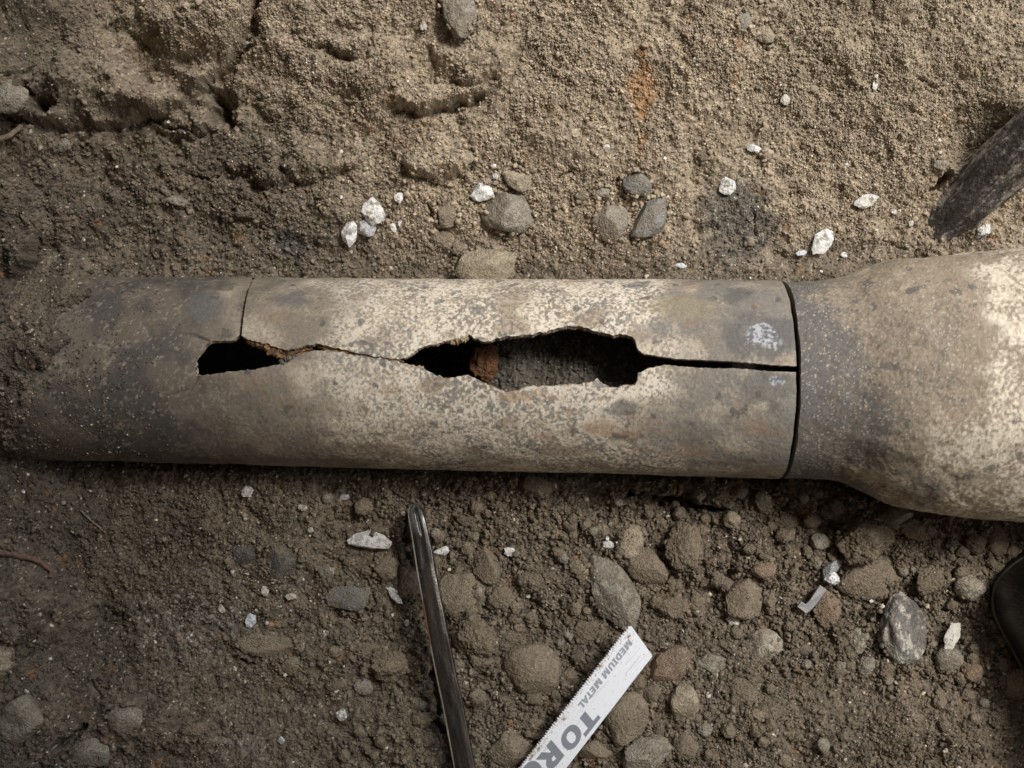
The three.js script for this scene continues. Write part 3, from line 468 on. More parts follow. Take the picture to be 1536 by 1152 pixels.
// below the pipe, right
stone(1290, 808, 42, 36, -14, 'clod', 'big round stone crusted with grit below the pipe socket', { name: 'stone', flat: 0.9, sink: 0.55 });
stone(1305, 862, 48, 35, -10, 'brown', 'wide flat brown stone under the grit crusted round stone', { flat: 0.5 });
stone(1351, 941, 37, 55, -6, 'mottled', 'largest dark stone blotched with white', { flat: 0.6 });
stone(1286, 957, 18, 24, 6, 'pale', 'pale lumpy stone left of the blotched dark stone');
stone(1298, 998, 15, 16, 0, 'grey', 'round grey stone below the pale lumpy stone');
stone(1240, 909, 20, 26, 12, 'red', 'reddish pointed stone below the shiny metal scrap', { angular: true });
stone(1115, 897, 30, 32, 0, 'brown', 'big brown stone above a small white chip and clod', { flat: 0.7 });
stone(1146, 855, 20, 13, -8, 'red', 'smooth brown oval stone above the big brown stone', { smooth: true });
stone(1454, 881, 24, 18, 22, 'pale', 'smooth pale egg shaped stone left of the black boot', { smooth: true, sink: 0.35 });
stone(1424, 988, 19, 20, -20, 'grey', 'grey stone directly under the torn white paint flake');
stone(1456, 1006, 17, 15, 0, 'red', 'dull reddish stone right of the grey one under the paint flake');
stone(1504, 998, 9, 9, 0, 'red', 'little dark pebble next to the rim of the boot');
stone(1496, 810, 20, 24, 0, 'brown', 'dark brown round stone in shade under the end of the socket');
stone(1180, 784, 19, 16, 0, 'clod', 'soft clod right of the white oval pebble');
stone(1143, 750, 13, 14, 0, 'pale', 'whitish oval pebble just under the saw cut of the pipe', { smooth: true, sink: 1.1 });
stone(1344, 779, 24, 16, -20, 'grey', 'grey stone in shade right of the grit crusted round stone');
stone(1378, 794, 29, 15, 8, 'brown', 'long brown stone close under the pipe socket');
stone(1394, 872, 20, 22, 0, 'clod', 'sunken clod right of the wide flat brown stone', { sink: 0.1 });
stone(1332, 1005, 15, 13, 0, 'clod', 'dark crumbly clod below the blotched dark stone');
stone(1524, 1022, 20, 22, 0, 'brown', 'brown stone half under the black boot');
stone(1258, 1008, 12, 10, 0, 'clod', 'small clod left of the round grey stone', { sink: 0.1 });
stone(1372, 1028, 14, 11, 10, 'clod', 'low clod right of the dark crumbly clod', { sink: 0.1 });
stone(1500, 1078, 16, 12, 0, 'clod', 'flat clod under the boot near the right bottom corner', { sink: 0.05 });
stone(1060, 870, 14, 12, 0, 'clod', 'clod left of the smooth brown oval stone');
stone(1047, 905, 13, 14, 0, 'clod', 'clod between the flat clod and the big brown stone');
stone(800, 870, 17, 13, 0, 'clod', 'loose clod in the open soil left of the long grey stone', { sink: 0.1 });
stone(865, 850, 16, 13, 10, 'brown', 'sunken stone left of the top of the long grey stone', { sink: 0.05 });
stone(820, 800, 10, 8, 0, 'brown', 'small brown pebble under the middle hole, in open soil');
stone(806, 729, 21, 16, 0, 'brown', 'half hidden stone in the shadow against the pipe', { sink: 0.2 });
stone(690, 765, 9, 8, 0, 'grey', 'small grey pebble right of the tip of the black bar');
stone(700, 777, 15, 11, 0, 'clod', 'clod just below the small grey pebble');
stone(765, 960, 20, 14, 0, 'clod', 'crumbly clod above the big smooth brown stone', { sink: 0.2 });
stone(880, 945, 24, 17, 12, 'clod', 'sunken clod left of the saw blade tip', { sink: 0.1 });
stone(870, 985, 11, 10, 0, 'clod', 'small clod by the teeth near the blade tip');
stone(885, 1000, 12, 10, 0, 'clod', 'second small clod by the teeth, right of the smooth brown stone');
stone(853, 1015, 12, 11, 0, 'clod', 'round clod between the smooth brown stone and the blade teeth');
stone(800, 1085, 14, 10, 0, 'clod', 'low clod above the broad brown stone', { sink: 0.1 });
// below the pipe, left
stone(404, 967, 44, 19, 4, 'brown', 'long low buried stone in the dark earth', { sink: -0.1, flat: 0.7 });
stone(436, 998, 16, 13, -12, 'brown', 'small brown stone right below the long buried stone');
stone(424, 842, 27, 28, 20, 'slate', 'smooth dark grey stone in the damp earth', { sink: -0.15, flat: 0.6 });
stone(366, 832, 24, 22, 0, 'slate', 'blackish stone left of the smooth dark grey stone', { sink: -0.1, flat: 0.6, angular: true });
stone(32, 1080, 38, 36, 0, 'grey', 'large dusty stone in the lower left corner', { sink: 0 });
stone(0, 985, 22, 36, 0, 'tan', 'tan stone at the left edge below the root', { sink: 0.1 });
stone(187, 1078, 25, 20, 0, 'grey', 'dusty stone right of the large corner stone', { sink: 0 });
stone(290, 1097, 18, 12, 0, 'clod', 'low clod at the bottom in dark earth', { sink: 0 });
stone(135, 1130, 34, 22, 0, 'grey', 'dusty grey stone at the bottom between the corner stones', { sink: 0 });
stone(487, 857, 12, 13, 0, 'pale', 'speckled little stone with an orange side in dark earth');
stone(505, 1030, 13, 10, 0, 'clod', 'small clod in open earth left of the black bar', { sink: 0.1 });
// above the pipe
stone(688, 12, 27, 42, -6, 'grey', 'grey stone sticking out of the bank at the top edge', { flat: 0.7, sink: 0.2 });
stone(775, 270, 19, 17, 10, 'tan', 'angular tan stone right of the white chip on the bank', { angular: true });
stone(764, 320, 37, 34, 10, 'grey', 'grey stone coated with earth under the angular tan stone', { sink: 0.1 });
stone(954, 277, 22, 19, 0, 'blue', 'round bluish grey stone, upper one of the cluster on the bank');
stone(917, 334, 26, 25, 0, 'grey', 'round grey brown stone, left one of the cluster on the bank');
stone(976, 328, 22, 37, 32, 'blue', 'slanting smooth grey stone, lowest of the cluster on the bank', { flat: 0.8 });
stone(904, 288, 13, 9, 0, 'grey', 'small flat pebble left of the round bluish grey stone');
stone(704, 234, 10, 13, 20, 'tan', 'small tan pebble on the bank beside the earth lump');
stone(660, 361, 15, 14, 0, 'clod', 'clod above the pipe left of the pale half hidden stone');
stone(672, 322, 17, 19, 0, 'brown', 'brown stone left of the earth coated grey stone');
stone(840, 319, 8, 9, 0, 'tan', 'small tan pebble in the open sand');
stone(870, 294, 10, 8, 0, 'clod', 'tiny clod left of the small flat pebble');
stone(728, 403, 50, 29, 0, 'tan', 'broad pale stone half hidden behind the upper edge of the pipe', { flat: 0.7, sink: 0.3 });
stone(687, 372, 9, 8, 0, 'clod', 'tiny clod right of the clod above the pipe');
stone(95, 218, 13, 12, 20, 'grey', 'square little pebble in the dark earth under the ledge', { angular: true });
stone(266, 301, 20, 8, 8, 'grey', 'flat grey stone lying in the dark hollow');
stone(272, 272, 14, 10, 0, 'clod', 'dull clod above the flat grey stone', { sink: 0.1 });
stone(366, 320, 12, 6, 0, 'slate', 'thin dark stone in the sooty earth over the pipe');
stone(16, 148, 27, 21, 0, 'grey', 'rock at the left edge beside the pale root', { sink: 0.3 });
stone(294, 172, 8, 9, 0, 'grey', 'tiny pebble beside the dark gap in the bank');
stone(1117, 31, 10, 16, 14, 'grey', 'grey pebble set in the sand by the top edge');
stone(1150, 50, 12, 18, -20, 'tan', 'sandy pebble right of the grey one by the top edge', { sink: 0 });
stone(1054, 233, 10, 10, 0, 'clod', 'small clod left of the white chip in the sand', { sink: 0.1 });
stone(1150, 234, 9, 8, 0, 'brown', 'brown pebble touching the white chip in the sand', { sink: 0.1 });
stone(1125, 362, 8, 9, 0, 'brown', 'brown pebble in the sooty patch');
stone(1410, 246, 10, 8, 0, 'grey', 'flat pebble above the buried end of the dark stake');
stone(1441, 255, 8, 6, -30, 'grey', 'narrow pebble against the side of the dark stake');
stone(725, 544, 21, 28, 6, 'rust', 'rusty orange brown lump lying in the sediment of the middle hole', { h: AX.y(-0.016) + 0.016, flat: 0.7, name: 'rust_lump', category: 'rust lump', sink: 0.1 });

// ---------------------------------------------------------------- white and grey chips of broken mortar
const WHITE = [0.74, 0.73, 0.70], GREY = [0.40, 0.41, 0.42];
let nChip = 0;
function chipShape(rx, rz, ry, k, tint, dirt) {
  const pts = [], n = 13;
  for (let i = 0; i < n; i++) { const a = i / n * Math.PI * 2 + (hash(k, i, 1) - 0.5) * 0.5, r = 0.66 + 0.44 * hash(k, i, 2), y = hash(k, i, 3); pts.push(new THREE.Vector3(Math.cos(a) * r * rx, (y - 0.3) * ry, Math.sin(a) * r * rz)); if (i % 2) pts.push(new THREE.Vector3(Math.cos(a) * r * rx * 0.6, ry * (0.55 + 0.5 * hash(k, i, 4)), Math.sin(a) * r * rz * 0.6)); }
  let g = new ConvexGeometry(pts);                            // facets split finely so that the broken faces are uneven
  for (let t = 0; t < 3; t++) { const a = g.attributes.position, out = []; for (let i = 0; i < a.count; i += 3) { const [A, B, D] = [0, 1, 2].map((j) => new THREE.Vector3().fromBufferAttribute(a, i + j)), ab = A.clone().add(B).multiplyScalar(0.5), bd = B.clone().add(D).multiplyScalar(0.5), da = D.clone().add(A).multiplyScalar(0.5); for (const v of [A, ab, da, ab, B, bd, da, bd, D, ab, bd, da]) out.push(v.x, v.y, v.z); } g = new THREE.BufferGeometry(); g.setAttribute('position', new THREE.Float32BufferAttribute(out, 3)); }
  const p = g.attributes.position, col = new Float32Array(p.count * 3), uv = new Float32Array(p.count * 2), S = 1 / 0.0022;
  for (let i = 0; i < p.count; i++) {
    const x = p.getX(i), y = p.getY(i), z = p.getZ(i), m = noise3(x * S + k, y * S, z * S), f = noise3(x * S * 3, y * S * 3 + k, z * S * 3);
    p.setXYZ(i, x + 0.00022 * f + 0.0003 * m, y + 0.0003 * m, z + 0.00022 * noise3(x * S * 2 + 9, y * S * 2, z * S * 2));
    let c = mixc(tint[0], tint[1], ss(0.0, 0.6, m * 0.7 + f * 0.5)); c = mixc(c, [0.22, 0.18, 0.13], dirt * ss(0.25, 0.7, f * 0.6 + noise3(x * S * 0.7, y * S, z * S * 0.7 + k)));
    col.set(c, i * 3); uv.set([x / 0.06, z / 0.06], i * 2);
  }
  g.setAttribute('color', new THREE.BufferAttribute(col, 3)); g.setAttribute('uv', new THREE.BufferAttribute(uv, 2)); g.computeVertexNormals(); return g;
}
function chip(px, py, rx, ry, rot, label, o = {}) {
  CHIPS.push([px, py, Math.max(rx, ry)]);
  const h = o.h ?? standing(px, py), k = 500 + 7 * ++nChip, ax = M2(rx, h), az = M2(ry, h), t = o.tint ?? [WHITE, GREY];
  const m = mesh(o.name ?? 'mortar_chip', chipShape(ax * 1.08, az * 1.08, Math.min(ax, az) * (o.flat ?? 0.55), k, t, o.dirt ?? 0.85), M.chip), p = P(px, py, h);
  if (o.cut) { const a = m.geometry.attributes.position; for (let i = 0; i < a.count; i++) if (a.getZ(i) > 0) a.setZ(i, a.getZ(i) * o.cut); m.geometry.computeVertexNormals(); }
  m.position.set(p.x, h + Math.min(ax, az) * 0.35 + (o.up ?? 0.0012), p.z); m.rotation.set((hash(k, 1, 9) - 0.5) * 0.3, -rot * Math.PI / 180, (hash(k, 2, 9) - 0.5) * 0.3);
  return tag(m, label, o.category ?? 'chip', o.group ?? 'white chips in the trench');
}
const PALEGREY = [[0.55, 0.56, 0.58], [0.3, 0.31, 0.33]], DULL = [[0.5, 0.47, 0.41], [0.32, 0.29, 0.25]];
chip(525, 350, 12, 20, 14, 'tooth shaped white chip, lowest of the heap above the pipe');
chip(551, 342, 15, 13, -35, 'greyish chip in the middle of the white heap above the pipe', { tint: PALEGREY });
chip(561, 318, 16, 20, -20, 'jagged white chip, topmost large one of the heap above the pipe');
chip(598, 297, 7, 9, 10, 'small white chip standing apart, upper right of the heap');
chip(590, 342, 5, 8, -20, 'narrow white chip at the right end of the heap');
chip(600, 336, 4, 5, 0, 'tiny white chip beside the narrow one of the heap');
chip(724, 290, 17, 15, 0, 'bright white chip left of the angular tan stone');
chip(740, 250, 4, 4, 0, 'tiny white chip above the bright white chip');
chip(743, 265, 6, 5, 0, 'pale grey bit between the bright white chip and the tan stone', { tint: PALEGREY });
chip(909, 223, 5, 6, 40, 'small white cube of mortar alone in the sand');
chip(1130, 224, 11, 7, 10, 'white chip in the sand with a brown pebble beside it');
chip(1090, 281, 12, 13, 0, 'rounded white chip at the top of the sooty patch');
chip(1297, 304, 20, 11, -28, 'oblong whitish chip in the sand left of the dark stake', { tint: [[0.62, 0.6, 0.54], GREY] });
chip(1233, 365, 21, 15, -48, 'largest angular white chip close above the pipe socket');
chip(1202, 380, 8, 5, 0, 'small chip left of the largest angular white chip', { tint: PALEGREY });
chip(1265, 383, 5, 5, 0, 'small bright chip right of the largest angular white chip');
chip(1475, 346, 10, 9, 0, 'round white chip under the dark stake');
chip(1466, 354, 4, 4, 0, 'tiny white chip touching the round one under the stake');
chip(1312, 129, 4, 8, 10, 'slim white chip high in the sandy bank');
chip(1314, 115, 3, 3, 0, 'white crumb over the slim chip in the bank');
chip(1177, 150, 7, 8, 0, 'faded grey bit sunk in the sandy bank', { tint: DULL, flat: 0.5 });
chip(636, 41, 6, 6, 0, 'faded grey bit left of the stone at the top edge', { tint: DULL });
chip(541, 41, 4, 4, 0, 'small whitish bit near the top in front of the ledge', { tint: DULL });
chip(512, 296, 3, 3, 0, 'white speck left of the heap of chips');
chip(685, 158, 6, 5, 0, 'pale bit under the overhanging ledge', { tint: DULL });
chip(1021, 399, 9, 4, 0, 'thin grey white chip close above the pipe', { tint: PALEGREY });
chip(1340, 318, 4, 3, 0, 'pale crumb right of the oblong chip');
chip(1366, 336, 4, 5, 0, 'pale crumb left of the buried end of the stake', { tint: DULL });
chip(372, 737, 9, 9, 0, 'squarish chip in the dark earth under the left hole', { tint: [[0.6, 0.59, 0.56], GREY] });
chip(518, 745, 7, 5, 0, 'small chip in the dark earth near the pipe', { tint: PALEGREY });
chip(455, 761, 7, 5, 0, 'small dull chip between two others in the dark earth', { tint: DULL });
chip(560, 813, 34, 18, 4, 'largest white flake, shaped like a low hill, left of the bar', { flat: 0.45, cut: 0.45, dirt: 0.5, up: 0.0035 });
chip(593, 892, 8, 18, -32, 'slim silvery chip left of the black bar', { tint: PALEGREY });
chip(663, 826, 11, 7, -14, 'white chip touching the right edge of the black bar', { dirt: 0.2 });
chip(764, 827, 9, 7, 0, 'white chip with a black burnt crumb behind it', { dirt: 0.2 });
chip(763, 815, 6, 6, 0, 'black burnt crumb just above a white chip', { tint: [[0.02, 0.02, 0.02], [0.03, 0.03, 0.03]], name: 'burnt_crumb', category: 'crumb', dirt: 0.1 });
chip(912, 816, 11, 6, 16, 'white chip left of the pale tan oval stone', { dirt: 0.2 });
chip(490, 948, 5, 5, 0, 'small bright chip right of the long buried stone');
chip(376, 930, 9, 11, 10, 'bluish white chip above the long buried stone', { tint: [[0.6, 0.63, 0.67], [0.42, 0.45, 0.49]], dirt: 0.2 });
chip(333, 913, 5, 8, -20, 'pale bit left of the bluish white chip', { tint: DULL });
chip(437, 894, 8, 6, 0, 'pinkish pale bit in the dark earth', { tint: DULL });
chip(466, 794, 5, 5, 0, 'small pale bit left of the largest white flake', { tint: DULL });
chip(513, 1070, 9, 9, 0, 'small white chip in open earth left of the lower bar');
chip(1098, 930, 11, 7, 28, 'small white chip left under the big brown stone', { dirt: 0.2 });
chip(1307, 901, 4, 3, 0, 'white crumb under the wide flat brown stone');
chip(1425, 951, 11, 21, 24, 'torn white paint flake above two stones', { up: 0.003, flat: 0.4, tint: [[0.66, 0.66, 0.6], [0.5, 0.5, 0.44]] });
chip(1417, 1125, 4, 4, 0, 'pale crumb low on the smooth patch of earth', { tint: DULL });
chip(423, 1109, 6, 7, 0, 'bluish pale bit at the bottom in dark earth', { tint: PALEGREY });
chip(46, 497, 7, 3, -20, 'thin white bit at the buried end of the pipe', { tint: DULL });
chip(353, 1002, 4, 4, 0, 'pale crumb below the long buried stone', { tint: DULL });
chip(398, 886, 6, 8, 0, 'pale crust of lime in the dark earth', { tint: DULL, flat: 0.4 });
chip(610, 934, 4, 6, 0, 'pale grey grain left of the black bar', { tint: DULL });
chip(878, 856, 5, 6, 0, 'small yellowish pebble by the top of the long grey stone', { tint: [[0.5, 0.42, 0.26], [0.35, 0.28, 0.17]] });

// small loose clods, one by one
{
  const forms = []; for (let i = 0; i < 6; i++) forms.push(stoneGeometry(i === 4 ? 'brown' : i === 5 ? 'grey' : 'clod', 7, 800 + i, 0.0038, 0.0034, 0.003, false));
  const first = new THREE.Mesh(forms[0], M.clod); first.castShadow = first.receiveShadow = true;
  let made = 0;
  for (let t = 0; t < 4000 && made < 210; t++) {
    const px = rr(440, 1520), py = rr(720, 1145), c = crumbAt(px, py);
    if (rnd() > c * (0.35 + 0.65 * ss(560, 720, px)) || rnd() > 0.5 + 0.9 * fbm2(px / 80, py / 80, 71, 2)) continue;
    if (taken(px, py, 8)) continue;
    const h = standing(px, py), p = P(px, py, h), s = rr(0.65, 1.25) * (rnd() < 0.12 ? 1.4 : 1), o = first.clone();
    o.geometry = forms[made % 6]; o.name = numbered('loose_clod'); o.position.set(p.x, h + 0.0012 * s, p.z); o.rotation.set(rr(-0.4, 0.4), rr(0, 6.3), rr(-0.4, 0.4)); o.scale.setScalar(s);
    tag(o, besideLabel(px, py, 'small earth clod'), 'clod', 'small loose clods below the pipe'); scene.add(o); made++;
  }
}
// ---------------------------------------------------------------- metal scraps
{
  const steel = new THREE.MeshStandardMaterial({ vertexColors: true, metalness: 0.35, roughness: 0.55, bumpMap: grainMap, bumpScale: 0.0008 });
  const h = standing(1244, 852), s = thing('metal_scrap', P(1244, 852, h));
  tag(s, 'crumpled shiny metal scrap wedged left of the wide flat stone', 'metal scrap');
  const lump = stoneGeometry('slate', 13, 77, 0.0052, 0.0085, 0.005, true); { const c = lump.attributes.color; for (let i = 0; i < c.count; i++) { const k = 0.25 + 0.2 * hash(i, 3, 3); c.setXYZ(i, k, k, k * 1.03); } }
  const a = mesh('lump', lump, steel, s); a.position.y = 0.004; a.rotation.y = -0.4;
  const br = chipShape(0.0048, 0.005, 0.003, 88, [[0.85, 0.86, 0.88], [0.5, 0.51, 0.53]], 0.2), b = mesh('bright_face', br, steel, s); b.position.set(0.0005, 0.0062, 0.0056);
  const h2 = standing(1212, 898), strip = thing('metal_strip', P(1209, 897, h2)); tag(strip, 'bent grey metal strip shaped like an L beside the reddish pointed stone', 'metal strip');
  const L = [[16, -22], [25, -15], [9, 7], [4, 13], [-4, 19], [-17, 9], [-12, 2], [-5, 7], [1, 1]].map(([x, y]) => new THREE.Vector2(M2(x, h2), -M2(y, h2)));
  const g = new THREE.ExtrudeGeometry(new THREE.Shape(L), { depth: 0.0012, bevelEnabled: true, bevelSize: 0.0003, bevelThickness: 0.0003, bevelSegments: 2 }); g.rotateX(-Math.PI / 2);
  const col = new Float32Array(g.attributes.position.count * 3); for (let i = 0; i < col.length / 3; i++) { const k = 0.22 + 0.25 * hash(i, 5, 1); col.set([k, k * 1.01, k * 1.04], i * 3); } g.setAttribute('color', new THREE.BufferAttribute(col, 3));
  const m = mesh('sheet', g, steel, strip); m.position.y = 0.0085; m.rotation.set(0.1, 0, -0.08);
}

// ---------------------------------------------------------------- white saw blade with its printing
{
  const hA = 0.026, A = P(945, 937, hA), u2 = new THREE.Vector2(-0.612, 0.791), pxm = (HC - hA) / F, LEN = 620;
  const w = 1240, hgt = 110, cv = document.createElement('canvas'); cv.width = w; cv.height = hgt; const x = cv.getContext('2d');   // two texels to a pixel unit; along the blade, from the toothed edge (bottom) up
  x.fillStyle = '#eff4fc'; x.fillRect(0, 0, w, hgt);
  for (let i = 0; i < 2600; i++) { const k = rnd(); x.fillStyle = k < 0.5 ? 'rgba(222,227,236,0.5)' : k < 0.93 ? 'rgba(245,246,248,0.6)' : 'rgba(70,60,50,0.75)'; const s = k < 0.93 ? rr(1, 5) : rr(0.7, 2.2); x.fillRect(rnd() * w, rnd() * hgt, s, s); }
  for (let i = 0; i < 500; i++) { const t = rnd() ** 2.5 * 14; x.fillStyle = 'rgba(110,85,55,0.55)'; x.fillRect(rnd() * w * 0.45, hgt - t, rr(1, 3), rr(1, 3)); }
  for (let i = 0; i < 40; i++) { x.strokeStyle = rnd() < 0.7 ? 'rgba(150,150,155,0.35)' : 'rgba(95,80,62,0.45)'; x.lineWidth = rr(0.5, 1.4); const a = rnd() * w, b = rnd() * hgt, l = rr(10, 90); x.beginPath(); x.moveTo(a, b); x.lineTo(a + l, b + rr(-12, 12)); x.stroke(); }
  for (let k = 0; k < 12; k++) { const a = rnd() * w * 0.6, b = rnd() < 0.6 ? hgt - rr(0, 22) : rnd() * hgt, R = rr(5, 17); for (let i = 0; i < R * 9; i++) { const q = R * Math.abs(rr(-1, 1) * rnd()), t = rr(0, 6.3); x.fillStyle = `rgba(${120 + rr(-25, 20)},${98 + rr(-20, 15)},70,0.5)`; x.fillRect(a + Math.cos(t) * q * 1.6, b + Math.sin(t) * q, rr(0.8, 2.2), rr(0.8, 2)); } }
  const put = (text, u0, u1, v0, v1, skew, ink) => { // text between u0..u1 along and v0..v1 across, baseline at v0
    x.save(); x.font = 'bold 100px sans-serif'; const mm = x.measureText(text), asc = 72, sx = (u1 - u0) * 2 / mm.width, sy = (v1 - v0) * 2 / asc;
    x.setTransform(sx, 0, -skew * -sy * -1, sy, u0 * 2, hgt - v0 * 2); x.fillStyle = ink; x.strokeStyle = ink; x.lineWidth = 5; x.textBaseline = 'alphabetic'; x.fillText(text, 0, 0); x.strokeText(text, 0, 0); x.restore();
  };
  put('MEDIUM METAL', 17, 143, 11, 20, 0.22, '#9aa0a9');
  put('T', 132, 168, 26, 49, 0.22, '#858b95'); put('O', 164, 204, 20, 45.5, 0.22, '#858b95'); put('R', 204, 243, 12, 40.5, 0.22, '#858b95'); put('C', 242, 282, 5, 36.5, 0.22, '#858b95'); put('H', 283, 328, 3, 36, 0.22, '#858b95');
  const tex = new THREE.CanvasTexture(cv); tex.colorSpace = THREE.SRGBColorSpace; tex.wrapS = tex.wrapT = THREE.ClampToEdgeWrapping;
  const pitch = 4.1, outline = []; // toothed edge
  for (let u = 2; u < LEN; u += pitch) { const worn = 0.55 + 0.45 * hash(Math.round(u), 2, 2); outline.push([u, 0.9], [u + pitch * 0.62, -2.3 * worn]); }
  outline.push([LEN, 0.9], [LEN, 55], [18, 55], [15.5, 53.5], [0.4, 3]);
  const build = (pts, y0, y1) => { const s = new THREE.Shape(pts.map(([a, b]) => new THREE.Vector2(a, b))); const g = new THREE.ExtrudeGeometry(s, { depth: y1 - y0, bevelEnabled: false }); return g; };
  const place = (g) => { // local (u, v, thickness) to metres in the blade's own axes: x along, z across, y up
    const p = g.attributes.position, uv = g.attributes.uv; for (let i = 0; i < p.count; i++) { const u = p.getX(i), v = p.getY(i), t = p.getZ(i); uv.setXY(i, u * 2 / w, v * 2 / hgt); p.setXYZ(i, u * pxm, t, v * pxm); }
    g.computeVertexNormals(); return g; };
  const blade = thing('saw_blade', A); blade.rotation.y = Math.atan2(-u2.y, u2.x);
  tag(blade, 'white reciprocating saw blade with grey printed lettering lying on the stones', 'saw blade');
  // in the blade's axes +x runs down its length; +z must run from the toothed edge to the back, so the outline is mirrored
  const g = place(build(outline, 0, 0.0011)); { const p = g.attributes.position; for (let i = 0; i < p.count; i++) p.setZ(i, -p.getZ(i)); const ix = g.index; const n = p.count; if (!ix) { const a = p.array, b = g.attributes.uv.array; for (let i = 0; i < n; i += 3) { for (let j = 0; j < 3; j++) { const t = a[(i + 1) * 3 + j]; a[(i + 1) * 3 + j] = a[(i + 2) * 3 + j]; a[(i + 2) * 3 + j] = t; } for (let j = 0; j < 2; j++) { const t = b[(i + 1) * 2 + j]; b[(i + 1) * 2 + j] = b[(i + 2) * 2 + j]; b[(i + 2) * 2 + j] = t; } } } g.computeVertexNormals(); }
  mesh('blade', g, new THREE.MeshStandardMaterial({ map: tex, roughness: 0.5, metalness: 0 }), blade);
  blade.rotateZ(0.015);
}
// ---------------------------------------------------------------- black steel bar
{
  const bar = thing('steel_bar', P(622, 757, 0.018)); tag(bar, 'narrow black burnt steel bar with a worn bright left edge', 'steel bar');
  const mid = [[621.5, 756], [625, 775], [633, 815], [641, 862], [652, 920], [665, 990], [680, 1060], [697, 1150], [712, 1230]], half = [[0, 1.5], [0.008, 5], [0.022, 8], [0.05, 10], [0.1, 12], [0.3, 14], [0.6, 15], [1, 16]];
  const curve = new THREE.CatmullRomCurve3(mid.map(([a, b], i) => P(a, b, 0.016 + 0.003 * i)).map((p) => p.sub(bar.position)));
  const section = [[-1, -0.6], [-1, 0.3], [-0.84, 0.5], [-0.5, 0.56], [0.0, 0.55], [0.5, 0.5], [0.9, 0.4], [1, 0.2], [1, -0.6], [-1, -0.6]], nS = section.length;
  const fr = (t) => { const a = curve.getTangent(t); a.y = 0; a.normalize(); return new THREE.Vector3(-a.z, 0, a.x).multiplyScalar(-1); };
  const make = (from, to, grow, colour) => grid(260, (to - from) * 4 + 1, (u, v) => {
    const s = from + v * (to - from), i = Math.min(nS - 2, Math.floor(s)), k = s - i, a = mix(section[i][0], section[i + 1][0], k), b = mix(section[i][1], section[i + 1][1], k);
    const p = curve.getPoint(u), n = fr(u), hw = M2(lerpTable(half, u), 0.03);
    let y = b * 0.0042 * Math.min(1, 0.5 + 8 * u) + grow; const slot = u < 0.22 ? Math.exp(-(((a - 0.12 - 0.5 * u) / 0.13) ** 2)) * ss(0.015, 0.04, u) * ss(0.24, 0.16, u) : 0; y -= 0.0016 * slot;
    y += 0.0002 * noise3(u * 22, a * 2, 1);
    p.addScaledVector(n, a * (hw + grow)); p.y += y; return [p.x, p.y, p.z, colour(u, a, slot), p.x / 0.06, p.z / 0.06];
  });
  const dark = new THREE.MeshStandardMaterial({ vertexColors: true, roughness: 0.33, metalness: 0.55, bumpMap: grainMap, bumpScale: 0.0001 });
  mesh('bar', make(1, nS - 1, 0, (u, a, slot) => {
    const st = fbm2(u * 9, a * 9, 401, 3), k = 0.75 + 0.5 * hash(Math.round(u * 300), Math.round(a * 20), 4), worn = ss(0.22, 0.16, u + 0.06 * st);
    let c = mixc([0.03, 0.026, 0.023], [0.062, 0.05, 0.04], clamp(0.45 + 1.2 * st) * ss(0.25, 0.5, u)); c = mixc(c, [0.2, 0.2, 0.2], worn * (0.55 + st)); c = mixc(c, [0.01, 0.01, 0.01], slot);
    c = mixc(c, [0.15, 0.14, 0.13], 0.7 * ss(0.25, 0.45, fbm2(u * 30, a * 5, 421, 2)) * ss(0.5, 0.42, u) * ss(0.3, 0.4, u)); return [c[0] * k, c[1] * k, c[2] * k];
  }), dark, bar);
  tag(mesh('worn_edge', make(0, 2, 0.0002, (u, a) => { const st = noise2(u * 30, a * 4, 411), k = 0.8 + 0.4 * hash(Math.round(u * 400), 2, 4); const c = u > 0.45 && u < 0.58 ? [0.38, 0.2, 0.15] : mixc([0.75, 0.72, 0.68], [0.42, 0.37, 0.32], clamp(ss(0.25, 0.9, u) + 0.5 * st)); return [c[0] * k, c[1] * k, c[2] * k]; }), new THREE.MeshStandardMaterial({ vertexColors: true, roughness: 0.5, metalness: 0 }), bar), 'bright worn edge');
}
